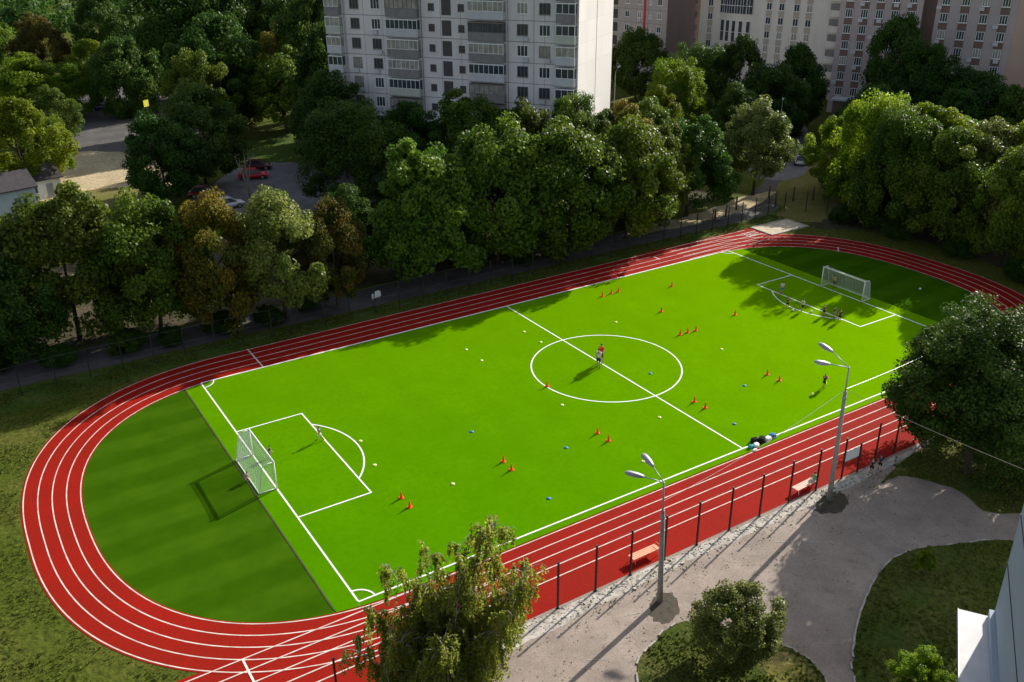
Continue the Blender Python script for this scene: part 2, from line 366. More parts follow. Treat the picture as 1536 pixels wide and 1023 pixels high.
strip(mb, [(35.0,17.9),(37.2,17.9)], 0.12, .030); strip(mb, [(35.0,19.1),(37.2,19.1)], 0.12, .030)
strip(mb, [(-24.2,15.85),(-24.2,20.05)], 0.13, .030)
strip(mb, [(21.2,17.7),(21.2,18.8)], 0.13, .030)
strip(mb, [(39.4,8.6),(40.6,9.6)], 0.14, .030)
o = mb.build('sprint_lines', 'trackpaint'); o['kind'] = 'structure'
# infield turf, then the bright pitch
o = sheet('infield_turf', lane(0, -0.10), .008, 'infield')
pit = [p for p in lane(0, -0.14)]
def clip(P, x, keep_gt):
    out = []; n = len(P)
    for i in range(n):
        a, b = P[i], P[(i+1) % n]; ia = (a[0] > x) == keep_gt; ib = (b[0] > x) == keep_gt
        if ia: out.append(a)
        if ia != ib: t = (x-a[0])/(b[0]-a[0]); out.append((x, a[1]+(b[1]-a[1])*t))
    return out
pit = clip(clip(pit, -30.8, True), 31.2, False)
o = sheet('football_pitch', pit, .030, 'turf', thick=.018)
# dark seam along the join of the two turfs
mb = MB(); strip(mb, [(-30.84,-15.6),(-30.84,15.3)], 0.09, .026); o = mb.build('turf_seam', 'soil'); o['kind'] = 'structure'
mb = MB(); Z = .036; LW = 0.115
strip(mb, [(-A,-B),(A,-B)], LW, Z); strip(mb, [(-A,B),(A,B)], LW, Z)
for x in (-A, 0, A): strip(mb, [(x,-B+LW/2),(x,B-LW/2)], LW, Z+.0015)
strip(mb, [(6.288*math.cos(2*PI*i/96), 6.288*math.sin(2*PI*i/96)) for i in range(96)], LW, Z+.003, True)
H_, D_ = 6.34, 5.055
for s_ in (-1, 1):
    strip(mb, [(s_*A, H_),(s_*(A-D_), H_)], LW, Z+.003); strip(mb, [(s_*A,-H_),(s_*(A-D_),-H_)], LW, Z+.003)
    strip(mb, [(s_*(A-D_),-H_-LW/2),(s_*(A-D_),H_+LW/2)], LW, Z+.0045)
    cx = s_*(A-0.43); rr = 6.36; a0 = math.acos((D_-0.43)/rr)
    strip(mb, [(cx - s_*rr*math.cos(a0*(i/24*2-1)), rr*math.sin(a0*(i/24*2-1))) for i in range(25)], LW, Z+.006)
    for t_ in (-1, 1):
        strip(mb, [(s_*(A-math.cos(i/8*PI/2)), t_*(B-math.sin(i/8*PI/2))) for i in range(9)], LW*.9, Z+.006)
o = mb.build('pitch_lines', 'paint'); o['kind'] = 'structure'
# sand pit with its concrete edge
o = sheet('sand_pit', [(37.85,16.95),(43.75,16.95),(43.75,20.15),(37.85,20.15)], .05, 'sand', thick=.04)
mb = MB()
mb.box(37.65,43.95,16.75,16.93,0,.09); mb.box(37.65,43.95,20.17,20.35,0,.09); mb.box(37.65,37.83,16.93,20.17,0,.09); mb.box(43.77,43.95,16.93,20.17,0,.09)
o = mb.build('pit_edge', 'kerb'); o['kind'] = 'structure'
# far verge, path and lots behind the far fence
o = sheet('verge', smooth_poly([(-60,20.0),(-46,18.5),(-30,20.0),(20,20.1),(44,20.6),(45,23),(30,22.3),(-10,22.6),(-44,23.0),(-60,22)], 5, .15), .004, 'verge')
o = sheet('far_path', smooth_poly([(-70,23.2),(-40,23.4),(-10,23.0),(28,22.8),(44,23.2),(50,27),(60,34),(69,40),(66,43),(54,34),(42,28.2),(20,27.2),(-8,27.5),(-40,28.5),(-70,28)], 5, .12), .006, 'shadedpath')
o = sheet('far_road', smooth_poly([(60,33),(72,41),(90,58),(96,70),(84,66),(68,50),(56,38)], 4, .1), .012, 'road')
o = sheet('sandy_strip', smooth_poly([(24,26.0),(32,25.2),(38,25.4),(44,26.5),(50,28.6),(52,30),(47,30.6),(42,29.4),(34,28.0),(26,27.6)], 5, .35), .010, 'sandlot')
o = sheet('dry_bank', smooth_poly([(43,21),(47,24),(50,28),(55,32),(61,36),(72,44),(75,38),(64,26),(56,20),(46,17.5)], 5, .5), .007, 'drygrass')
o = sheet('car_park', [(-14,58),(4,52),(12,66),(2,86),(-6,84),(-16,70)], .008, 'road')
o = sheet('plaza', [(-30,112),(-14,96),(0,118),(10,150),(-4,176),(-22,170),(-28,140)], .008, 'shadedpath')
o = sheet('sandy_lot', smooth_poly([(-34,84),(-26,78),(-16,80),(-12,92),(-18,106),(-26,110),(-34,100)], 5, .3), .011, 'sandlot')
o = sheet('dry_lot', smooth_poly([(-32,72),(-22,70),(-18,80),(-26,84),(-33,80)], 5, .2), .014, 'drygrass')
o = sheet('lawn_patch', smooth_poly([(-2,89),(4,84),(12,92),(12,104),(2,102)], 5, .2), .011, 'verge')
o = sheet('tree_belt_soil', smooth_poly([(-75,28.5),(-40,29),(-8,28),(20,28),(34,29.5),(44,33),(40,44),(10,46),(-20,52),(-75,50)], 4, .3), .005, 'dirt')
o = sheet('grove_floor', smooth_poly([(44,16.3),(50,10),(49,-8),(44,-16),(60,-16),(80,5),(78,22),(58,22)], 4, .3), .005, 'dirt')
# near side: path, rubble strip, lawns with kerbs
o = sheet('path', smooth_poly([(-27,-22.1),(20,-22.1),(34,-21.5),(40,-26),(30,-36),(10,-42),(-8,-46),(-24,-46),(-27,-34)], 4, .0), .006, 'path')
LAWN1 = smooth_poly([(-20.3,-28.9),(-17.7,-27.0),(-15,-26.9),(-12.6,-30.4),(-12.1,-32.6),(-13.2,-34.6),(-17,-38),(-22,-37)], 6, .05)
LAWN2 = smooth_poly([(-12,-36),(-11.0,-34.2),(-8.8,-32.5),(-5.8,-30.8),(-2.6,-29.6),(0,-29.5),(2.6,-30.5),(5.6,-32.0),(6.5,-34),(1,-37.5),(-4,-40.5),(-10,-41)], 6, .05)
LAWN3 = smooth_poly([(4.6,-23.9),(6.5,-24.1),(8.0,-27.2),(7.5,-29.8),(12,-31.8),(20,-31),(22,-25),(16,-22.6),(9,-22.8)], 6, .07)
for nm, P in (('lawn', LAWN1), ('lawn', LAWN2), ('lawn', LAWN3)):
    sheet(nm, P, .05, 'lawn', thick=.045)
sheet('sunlit_dry_grass', smooth_poly([(-13.6,-30.6),(-12.5,-31.4),(-12.3,-32.8),(-13.6,-34.2),(-15.4,-34.0),(-14.8,-32.2)], 6, .10), .056, 'drygrass')  # pale dry grass, with sunlight on the lawn corner put into its colour
mb = MB()
for P in (LAWN1, LAWN2):
    n = len(P); nn = normals(P)
    area = sum(P[i][0]*P[(i+1) % n][1]-P[(i+1) % n][0]*P[i][1] for i in range(n)); sg = 1 if area > 0 else -1
    Q = [(p[0]+sg*v[0]*.10, p[1]+sg*v[1]*.10) for p, v in zip(P, nn)]
    for i in range(n):
        j = (i+1) % n
        if rnd.random() < .18: continue
        mb.poly([(*P[i], .075), (*P[j], .075), (*Q[j], .075), (*Q[i], .075)] if sg < 0 else [(*P[i], .075), (*Q[i], .075), (*Q[j], .075), (*P[j], .075)])
        mb.poly([(*Q[i], .0), (*Q[j], .0), (*Q[j], .075), (*Q[i], .075)])
        mb.poly([(*P[i], .0), (*P[j], .0), (*P[j], .075), (*P[i], .075)])
o = mb.build('lawn_kerb', 'kerb'); o['kind'] = 'structure'
o = sheet('lamp_soil_and_shadow', smooth_poly([(-16.6,-25.3),(-15.4,-24.2),(-14.4,-24.7),(-15.1,-25.9),(-16.4,-26.3)], 6, .13), .014, 'soil')  # dark soil sheet also stands in for the triangular shadow at this lamp
o = sheet('lamp_soil_and_shadow', smooth_poly([(-1.6,-23.6),(0.3,-22.7),(1.5,-23.1),(0.9,-24.1),(-0.6,-24.6)], 6, .13), .014, 'soil')
o = sheet('stony_strip', smooth_poly([(-27,-22.25),(-10,-22.25),(8,-22.25),(8,-22.8),(-4,-23.1),(-12,-23.0),(-20,-23.3),(-27,-23.3)], 10, .10), .012, 'stone')
def stones():
    mb = MB()
    for i in range(650):
        x = rnd.uniform(-27, 8); y = -22.3 - abs(rnd.gauss(0, .42)); s_ = rnd.uniform(.03, .075)*(1.5 if rnd.random() < .08 else 1)
        Mx = Matrix.Translation((x, y, s_*.25)) @ Matrix.Rotation(rnd.uniform(0, PI), 4, 'Z') @ Matrix.Rotation(rnd.uniform(-.4, .4), 4, 'X')
        mb.box(-s_, s_*rnd.uniform(.5, 1), -s_*.7, s_*.7, -s_*.3, s_*.35, Mx)
    o = mb.build('rubble', 'stone'); tag(o, kind='stuff', label='broken white stones strewn along the near track edge', cat='rubble')
stones()
# faint chalk marks on the path
mb = MB()
strip(mb, [(-17.8,-24.6),(-16.9,-24.9)], .05, .018); strip(mb, [(-15.0,-28.0+1.2),(-14.2,-28.3+1.2)], .04, .018); strip(mb, [(-6.1,-24.5),(-3.2,-26.4)], .05, .018); strip(mb, [(-21.5,-26.1),(-20.6,-26.6)], .05, .018)
o = mb.build('chalk_lines', 'kerb'); o['kind'] = 'structure'

def litter():
    C = []
    for i in range(1000):
        x, y = rnd.uniform(-26, 14), -22.4-abs(rnd.gauss(0, 3.2))*(1 if rnd.random() < .8 else 3); C.append((x, y, .022 if y > -40 else .08))
    C = np.array(C); n = len(C); Nn = nr.normal(size=(n, 3))*.35+np.array([0,0,1])
    me = quads_mesh('fallen_leaves', C+np.array([0,0,.07]), Nn, nr.uniform(.05, .12, n), nr.random(n)); o = add_obj('fallen_leaves', me); mats(o, 'leaf_gold'); tag(o, kind='stuff', label='fallen leaves scattered on the near path and lawns', cat='leaves')
def in_poly(P, x, y):
    c = False; n = len(P)
    for i in range(n):
        (x1, y1), (x2, y2) = P[i], P[(i+1) % n]
        if (y1 > y) != (y2 > y) and x < (x2-x1)*(y-y1)/(y2-y1)+x1: c = not c
    return c
def quads_mesh(name, C, N, size, tint, aspect=1.0, rng=nr, bend=True):
    """many small leaf quads: centres C, normals N"""
    n = len(C); N = N/np.linalg.norm(N, axis=1, keepdims=True)
    R = rng.normal(size=(n, 3)); T = R - N*np.sum(R*N, axis=1, keepdims=True); T /= np.linalg.norm(T, axis=1, keepdims=True)
    Bv = np.cross(N, T); s_ = size[:, None]
    V = np.empty((n, 4, 3)); V[:, 0] = C - T*s_*.5*aspect; V[:, 1] = C + Bv*s_*.42 - T*s_*.06 + N*s_*.10; V[:, 2] = C + T*s_*.5*aspect; V[:, 3] = C - Bv*s_*.42 - T*s_*.06 + N*s_*.10
    me = bpy.data.meshes.new(name); me.vertices.add(n*4); me.vertices.foreach_set("co", V.reshape(-1))
    me.loops.add(n*4); me.loops.foreach_set("vertex_index", np.arange(n*4, dtype=np.int32))
    me.polygons.add(n); me.polygons.foreach_set("loop_start", np.arange(0, n*4, 4, dtype=np.int32)); me.polygons.foreach_set("loop_total", np.full(n, 4, dtype=np.int32))
    me.update(calc_edges=True)
    a = me.attributes.new("tint", 'FLOAT', 'FACE'); a.data.foreach_set("value", tint.astype(np.float32))
    return me
# grass blades where the camera is near enough to see them
def grass():
    C = []; S = []; T = []
    def fill(n, x0, x1, y0, y1, test, s0, s1):
        k = 0
        while k < n:
            x, y = rnd.uniform(x0, x1), rnd.uniform(y0, y1)
            k += 1
            d = math.sin(x*1.3+y*.7)+math.sin(x*.45-y*1.1+2)+rnd.uniform(-1, 1)
            if d < -.6 or not test(x, y): continue
            C.append((x, y, rnd.uniform(.04, .09))); S.append(rnd.uniform(s0, s1)); T.append(min(1, max(0, .5+.25*d+rnd.uniform(-.3, .3))))
    outp = lane(4, 0.25)
    fill(42000, -58, -34, -30, 22, lambda x, y: not in_poly(outp, x, y) and not (y < -16 and x > -48), .07, .17)
    fill(7000, -22, -11, -38, -26, lambda x, y: in_poly(LAWN1, x, y), .08, .2)
    fill(9000, -12, 7, -41, -29, lambda x, y: in_poly(LAWN2, x, y), .08, .2)
    fill(7000, 4, 22, -32, -22, lambda x, y: in_poly(LAWN3, x, y), .08, .2)
    fill(9000, -46, 44, 20.2, 22.6, lambda x, y: not in_poly(outp, x, y), .08, .2)
    fill(600, -27, 8, -24, -22.2, lambda x, y: rnd.random() < .5, .08, .16)
    C = np.array(C); C[:, 2] += 0.03; n = len(C); Nn = nr.normal(size=(n, 3)); Nn[:, 2] *= .6
    me = quads_mesh('grass', C, Nn, np.array(S), np.array(T), 1.3)
    o = add_obj('grass', me); mats(o, 'grassblade'); tag(o, kind='stuff', label='rough grass blades on the verges and lawns', cat='grass')
grass(); litter()

# ------------------------------------------------------------------ goals
def goal(x, s_, label):
    """s_ = +1: net towards +x"""
    t = empty('football_goal', (x, 0, .04), 0 if s_ > 0 else PI, label, 'goal', 'football goals')
    g, h, r = 2.5, 2.08, .055
    mb = MB(); mb.tube([(0,-g-.055,h),(0,g+.055,h)], r, 10); mb.build('crossbar', 'white', t, True)
    for y in (-g, g):
        mb = MB(); mb.tube([(0,y,0),(0,y,h-.055)], r, 10); mb.build('post', 'white', t, True)
        mb = MB(); mb.tube([(0,y,h-.02),(.62,y,h-.02),(.80,y,h-.25),(1.18,y,.03)], .028, 8); mb.build('net_support', 'white', t, True)
        mb = MB(); mb.tube([(.055,y,.03),(1.2,y,.03)], .035, 8); mb.build('ground_bar', 'white', t, True)
    mb = MB(); mb.tube([(1.2,-g-.03,.03),(1.2,g+.03,.03)], .038, 8); mb.build('back_bar', 'white', t, True)
    mb = MB(); w = .0068; st = .11
    prof = [(0,h),(.62,h-.05),(.80,h-.30),(1.0,1.0),(1.18,.05)]
    def pr(u):
        d = [0]
        for i in range(4): d.append(d[-1]+math.hypot(prof[i+1][0]-prof[i][0], prof[i+1][1]-prof[i][1]))
        q = u*d[-1]
        for i in range(4):
            if q <= d[i+1]+1e-9: k = (q-d[i])/(d[i+1]-d[i]); return (prof[i][0]+(prof[i+1][0]-prof[i][0])*k, prof[i][1]+(prof[i+1][1]-prof[i][1])*k)
    ny = int(2*g/st)
    for i in range(ny+1):
        y = -g + 2*g*i/ny; sag = .06*math.sin(i*1.7)
        mb.tube([(p[0]+sag*k*(1-k)*2, y, p[1]-.05*math.sin(k*PI)) for k, p in ((j/8, pr(j/8)) for j in range(9))], w, 3, False)
    nu = 28
    for i in range(nu+1):
        p = pr(i/nu); mb.tube([(p[0], -g+2*g*j/8, p[1]-.05*math.sin(i/nu*PI)-.03*math.sin(j/8*PI)) for j in range(9)], w, 3, False)
    for y in (-g, g):
        nz = int(h/st)
        for i in range(1, nz):
            z = h*i/nz; xm = 1.18 if z < .1 else (1.18-(z-.05)/.95*.18 if z < 1 else 1.0-(z-1)/(h-1.3)*.2 if z < h-.3 else .75)
            mb.tube([(0,y,z),(xm,y,z)], w, 3, False)
        for i in range(1, 11):
            xx = 1.15*i/11; zt = h-.05 if xx < .62 else (h-.3 if xx < .8 else max(.1, 1.78-(xx-.8)/.38*1.7))
            mb.tube([(xx,y,.04),(xx,y,zt)], w, 3, False)
    mb.build('net', 'net', t)
goal(-A, -1, 'white football goal seen from behind at the near left end')
goal(A, 1, 'white football goal at the far right end, half in tree shade')

# ------------------------------------------------------------------ cones and discs
def cone_parts():
    a = MB(); a.lathe([(.115,.025),(.105,.05),(.075,.20),(.05,.36),(.028,.50),(.020,.52)], 14)
    b = MB(); b.box(-.16,.16,-.16,.16,0,.028); return a.mesh('cone', True), b.mesh('base')
cm, bmh = cone_parts(); cm.materials.append(MT['orange']); bmh.materials.append(MT['orange'])
def cone(x, y, label, s_=1.0):
    t = empty('training_cone', (x, y, .034), rnd.uniform(0, PI), label, 'cone', 'orange training cones')
    add_obj('cone', cm, t); add_obj('base', bmh, t); t.scale = (s_*1.0, s_*1.0, s_*1.0)
for x, y, l in [
 (9.3,12.6,'orange cone, left of the row of three by the far touchline'), (10.5,12.7,'orange cone, middle of the row of three by the far touchline'), (11.4,12.7,'orange cone, right of the row of three by the far touchline'),
 (16.9,10.9,'single orange cone nearest the shaded far corner of the pitch'), (11.6,6.4,'single orange cone between the far row of three and the near row of three'),
 (9.5,1.4,'orange cone, left of the row of three right of the centre circle'), (10.4,1.4,'orange cone, middle of the row of three right of the centre circle'), (11.3,1.3,'orange cone, right of the row of three right of the centre circle'),
 (16.9,2.0,'single orange cone in front of the right penalty box'), (-6.2,-.3,'orange cone standing on the left edge of the centre circle line'),
 (1.9,-8.7,'orange cone, upper of the pair between centre circle and track bags'), (1.9,-9.9,'orange cone, lower of the pair between centre circle and track bags'),
 (-7.3,-8.4,'orange cone, upper of the pair below the centre circle'), (-7.3,-9.7,'orange cone, lower of the pair below the centre circle'),
 (10.1,-8.5,'orange cone, upper of the pair near the boy with the ball'), (10.1,-9.8,'orange cone, lower of the pair near the boy with the ball'),
 (-15.1,-7.9,'orange cone, upper of the pair above the drooping birch'), (-15.2,-9.1,'orange cone, lower of the pair above the drooping birch'),
 (-23.0,-8.0,'orange cone, upper of the pair beside the left penalty box'), (-23.0,-9.2,'orange cone, lower of the pair beside the left penalty box')]:
    cone(x, y, l)
d = MB(); d.lathe([(.19,0),(.185,.018),(.10,.075),(.055,.085),(.045,.07)], 16); dm = d.mesh('marker_disc', True); dm.materials.append(MT['yellowdisc'])
def disc(x, y, label, m):
    o = add_obj('marker_disc', dm); o.location = (x, y, .034); o.scale = (.8,.8,.9)
    o.material_slots[0].link = 'OBJECT'; o.material_slots[0].material = MT[m]
    tag(o, label, 'marker', 'flat marker discs on the pitch')
for x, y, l in [(-22.3,.1,'yellow disc just outside the arc of the left penalty box'), (-22.8,-3.4,'yellow disc below the arc of the left penalty box'), (-19.4,-8.4,'yellow disc between the two left pairs of cones'),
 (-8.2,9.3,'yellow disc left of the halfway line, nearer the shaded touchline'), (-8.2,6.7,'yellow disc left of the halfway line, second from the shaded touchline'), (-7.0,-3.5,'yellow disc just below the centre circle'),
 (-2.0,-9.1,'yellow disc left of the halfway line, between it and a cone pair'), (-7.0,-13.2,'yellow disc beside the head of the nearer lamp post'), (10.4,-2.9,'yellow disc alone right of the centre circle'),
 (-1.9,9.7,'yellow disc at the top of the halfway line, farther one'), (-1.9,7.0,'yellow disc at the top of the halfway line, just above the centre circle'), (6.4,6.8,'yellow disc above the centre circle, below the row of three cones'),
 (15.5,-9.1,'yellow disc left of the head of the farther lamp post')]: disc(x, y, l, 'yellowdisc')
for x, y, l in [(-14.9,-3.2,'blue disc in the open turf left of the centre circle'), (-15.0,-13.3,'blue disc near the touchline above the birch'), (-10.4,-8.8,'blue disc left of the cone pair below the centre circle'),
 (2.2,-3.1,'blue disc inside the centre circle'), (7.1,-8.9,'blue disc between two cone pairs right of the halfway line'), (2.0,-12.9,'blue disc right of the halfway line, above the bags')]: disc(x, y, l, 'bluedisc')
def ball(x, y, z, label, m='white'):
    mb = MB(); mb.ball((0,0,.11), .115, 14, 10); o = mb.build('football', m, None, True); o.location = (x, y, z)
    tag(o, label, 'ball')
ball(36.9,-3.6,.012,'white ball lying on the shaded turf behind the right goal'); ball(10.3,-13.0,.036,'pale ball lying in the shadow of the boy below it','yellowdisc')
ball(23.3,-1.6,.036,'white ball at the feet of the boys on the penalty arc'); ball(22.1,-.4,.036,'white ball beside the dark shirted boy at the left of the arc')

# ------------------------------------------------------------------ people
DG = None
def skin_mesh(name, V, Eg, Rr, sub=1, root=0):
    me = bpy.data.meshes.new(name+'_sk'); me.from_pydata(V, Eg, []); o = bpy.data.objects.new(name+'_sk', me); COL.objects.link(o)
    md = o.modifiers.new('skin', 'SKIN'); md.use_smooth_shade = True
    for i, r in enumerate(Rr):
        sv = me.skin_vertices[0].data[i]; sv.radius = r if isinstance(r, tuple) else (r, r); sv.use_root = (i == root)
    if sub: ss = o.modifiers.new('sub', 'SUBSURF'); ss.levels = sub; ss.render_levels = sub
    dg = bpy.context.evaluated_depsgraph_get(); m2 = bpy.data.meshes.new_from_object(o.evaluated_get(dg)); m2.name = name
    bpy.data.objects.remove(o); bpy.data.meshes.remove(me)
    m2.polygons.foreach_set("use_smooth", [True]*len(m2.polygons)); m2.materials.clear()
    return m2
def person_meshes(pose):
    """1.75 m figure facing +y. pose: lean, (hip pitch L,R), (knee L,R), (shoulder pitch L,R), (elbow L,R), out, drop"""
    lean, hips, knees, shs, elb, out, pz = pose
    def rot(v, a): return Vector((v.x, v.y*math.cos(a)-v.z*math.sin(a), v.y*math.sin(a)+v.z*math.cos(a)))   # +a swings a hanging limb forward(+y)
    P0 = Vector((0,0,pz)); sp = lambda h: P0 + rot(Vector((0,0,h)), -lean)
    V = [P0, sp(.20), sp(.40), sp(.53), sp(.61), sp(.70), sp(.79)]; R = [(.15,.115),(.135,.10),(.165,.105),(.055,.055),(.066,.072),(.078,.094),(.055,.065)]
    E = [(0,1),(1,2),(2,3),(3,4),(4,5),(5,6)]
    J = {}
    for k, s_ in enumerate((-1, 1)):
        hp = P0 + Vector((s_*.095,0,-.05)); kn = hp + rot(Vector((s_*.02,0,-.42)), hips[k]); an = kn + rot(Vector((0,0,-.41)), hips[k]-knees[k])
        to = an + rot(Vector((s_*.02,.15,-.035)), (hips[k]-knees[k])*.3)
        i = len(V); V += [hp, (hp+kn)/2, kn, (kn*.65+an*.35), an, to]; R += [.088,.076,.055,.056,.036,(.036,.028)]; E += [(0,i),(i,i+1),(i+1,i+2),(i+2,i+3),(i+3,i+4),(i+4,i+5)]
        J['leg%d' % k] = (hp, kn, an, to)
        sh = sp(.47)+Vector((s_*.18,0,0)); el = sh + rot(Vector((s_*out,0,-.28)), shs[k]-lean); wr = el + rot(Vector((s_*.0,0,-.25)), shs[k]-lean+elb[k]); pm = wr + (wr-el).normalized()*.085
        i = len(V); V += [sh, (sh+el)/2, el, wr, pm]; R += [.058,.048,.040,.029,(.04,.018)]; E += [(2,i),(i,i+1),(i+1,i+2),(i+2,i+3),(i+3,i+4)]
        J['arm%d' % k] = (sh, el, wr, pm)
    body = skin_mesh('body', V, E, R, 1)
    mb = MB()
    for k, s_ in enumerate((-1, 1)):
        sh, el, wr, pm = J['arm%d' % k]; ax = (pm-wr).normalized(); side = Vector((0,1,0)); side = (side-ax*side.dot(ax)).normalized() if abs(ax.y) < .95 else Vector((1,0,0)); nrm = ax.cross(side)*(-s_)
        for q, (off, ln) in enumerate(((-.028,.058),(-.010,.072),(.009,.078),(.028,.070))):
            b0 = pm - ax*.015 + side*off; b1 = b0 + ax*ln*.6; b2 = b1 + (ax*.75+nrm*.6).normalized()*ln*.5; mb.tube([b0, b1, b2], [.0095,.0085,.006], 6)
        b0 = wr + ax*.03 + side*.03; mb.tube([b0, b0+(ax+side).normalized()*.035, b0+(ax*1.4+side).normalized()*.065], [.011,.010,.007], 6)
    hd = V[5]; f = rot(Vector((0,1,0)), -lean*.6); u = rot(Vector((0,0,1)), -lean*.6)
    mb.tube([hd+f*.085+u*.02, hd+f*.112-u*.012, hd+f*.095-u*.03], [.010,.016,.012], 6)
    for s_ in (-1, 1): mb.ball(tuple(hd+Vector((s_*.085,0,0))-u*.01), (.014,.024,.032), 8, 5)
    fm = mb.mesh('face', True)
    bm = bmesh.new(); bm.from_mesh(body); bm.from_mesh(fm); bm.to_mesh(body); bm.free()
    eb = MB()
    for s_ in (-1, 1): eb.ball(tuple(hd+Vector((s_*.032,0,0))+f*.083+u*.022), .012, 8, 5)
    eb.tube([hd+f*.092-u*.052-Vector((.022,0,0)), hd+f*.097-u*.054, hd+f*.092-u*.052+Vector((.022,0,0))], .006, 5)
    hb = MB(); hb.ball(tuple(hd+u*.035-f*.018), (.089,.098,.088), 14, 9)
    sv, sr = [V[0]+Vector((0,0,-.02)), V[1], V[2], sp(.485)], [(.165,.13),(.152,.118),(.182,.122),(.09,.08)]; se = [(0,1),(1,2),(2,3)]
    for k in (0, 1):
        sh, el, wr, pm = J['arm%d' % k]; i = len(sv); sv += [sh, sh*.4+el*.6]; sr += [.074,.066]; se += [(2,i),(i,i+1)]
    shirt = skin_mesh('shirt', sv, se, sr, 1, 1)
    sv, sr, se = [P0+Vector((0,0,.03)), P0+Vector((0,0,-.04))], [(.162,.128),(.165,.13)], [(0,1)]
    for k in (0, 1):
        hp, kn, an, to = J['leg%d' % k]; i = len(sv); sv += [hp*.75+kn*.25, hp*.15+kn*.85]; sr += [.105,.092]; se += [(1,i),(i,i+1)]
    shorts = skin_mesh('shorts', sv, se, sr, 1, 0)
    shoes = []
    for k in (0, 1):
        hp, kn, an, to = J['leg%d' % k]; shoes.append(skin_mesh('shoe', [kn*.18+an*.82, an+Vector((0,-.02,-.02)), to+Vector((0,.02,.0))], [(0,1),(1,2)], [.047,.05,(.046,.036)], 1, 1))
    return dict(body=body, features=eb.mesh('features', True), hair=hb.mesh('hair', True), shirt=shirt, shorts=shorts, shoes=shoes)
POSES = {'stand': (0.03,(.05,-.06),(.03,.05),(.10,-.05),(.25,.3),.06,.93), 'walk': (.06,(.42,-.35),(.15,.45),(-.4,.45),(.4,.5),.05,.90), 'carry': (.12,(.25,-.15),(.1,.25),(.6,.7),(1.0,.9),.05,.91),
         'crouch': (.55,(1.5,1.35),(2.2,2.1),(.9,.8),(.6,.7),.08,.47), 'sit': (.12,(1.45,1.45),(1.45,1.40),(.4,.5),(.6,.7),.05,.53), 'ready': (.35,(.45,.35),(.7,.6),(.7,.7),(.5,.5),.14,.86)}
PM = {k: person_meshes(v) for k, v in POSES.items()}
def person(x, y, z, rz, h, pose, shirt, shorts, label, hair='hair', shoe='c_black', group='players and coaches on the sports ground'):
    t = empty('person', (x, y, z), rz, label, 'person', group); t.scale = (h/1.75,)*3
    D = PM[pose]
    def part(nm, me, m):
        if len(me.materials) == 0: me.materials.append(MT[m])
        o = add_obj(nm, me, t); o.material_slots[0].link = 'OBJECT'; o.material_slots[0].material = MT[m]; return o
    part('body', D['body'], 'skin'); part('facial_features', D['features'], 'hair'); part('hair', D['hair'], hair); part('shirt', D['shirt'], shirt); part('shorts', D['shorts'], shorts)
    for s_ in D['shoes']: part('shoe', s_, shoe)
    return t
G = .036
person(-.7,.15,G,-1.1,1.79,'stand','c_white','c_navy','adult in white shirt and navy shorts at the centre spot')
person(.05,.75,G,2.0,1.80,'stand','c_red','c_black','adult in red shirt standing behind the white shirt in the centre circle')
person(12.1,-12.6,G,-1.2,1.22,'carry','c_black','c_black','boy in black leaning forward with a red ball near the touchline')
mb = MB(); mb.ball((0,0,0), .14, 14, 10); o = mb.build('ball', 'c_red', None, True); o.location = (12.52,-12.46,.74); tag(o, 'red ball held by the boy in black near the touchline', 'ball')
person(-24.7,1.8,G,.6,1.20,'walk','c_navy','c_white','child in navy top and white shorts on the left penalty box line')
person(24.6,3.3,G,2.4,1.30,'stand','c_white','c_blue','boy in white shirt standing in tree shade inside the right box')
person(22.2,.4,G,-.9,1.20,'stand','c_navy','c_black','boy in navy at the left end of the right penalty arc')
person(22.8,-.9,G,-1.3,1.28,'walk','c_pale','c_black','boy in pale yellow shirt and black shorts on the penalty arc')
person(23.6,-2.8,G,-1.4,1.18,'stand','c_purple','c_black','boy in purple blue shirt, left of the three standing together')
person(23.9,-3.7,G,-1.7,1.26,'stand','c_navy','c_grey','boy in navy with grey shorts, middle of the three standing together')
person(23.8,-4.45,G,-1.2,1.24,'stand','c_black','c_black','boy all in black, right of the three standing together')
person(30.35,1.6,G,1.57,1.40,'ready','c_yellow','c_black','goalkeeper in yellow shirt inside the far right goal')
person(-28.6,1.5,G,-1.57,1.05,'ready','c_navy','c_purple','small goalkeeper in navy in front of the left goal')
person(-31.0,-.6,.01,-1.3,1.15,'crouch','c_grey','c_black','child in grey crouching behind the net of the left goal')
person(.62,-21.55,.0,-1.0,1.30,'sit','c_green','c_black','child in bright green shirt sitting on the farther bench')
person(4.9,-22.75,.02,-1.2,1.30,'stand','c_black','c_black','dark dressed child standing in shade by the fence sign')
person(5.7,-22.8,.02,1.9,1.26,'stand','c_navy','c_black','dark blue dressed child beside the one by the fence sign')
person(6.5,-23.35,.02,.4,1.10,'stand','c_teal','c_navy','child in teal shirt in tree shade on the path')
person(10.1,-22.9,.02,-2.0,1.25,'stand','c_navy','c_navy','child in navy at the end of the near fence under the tree')

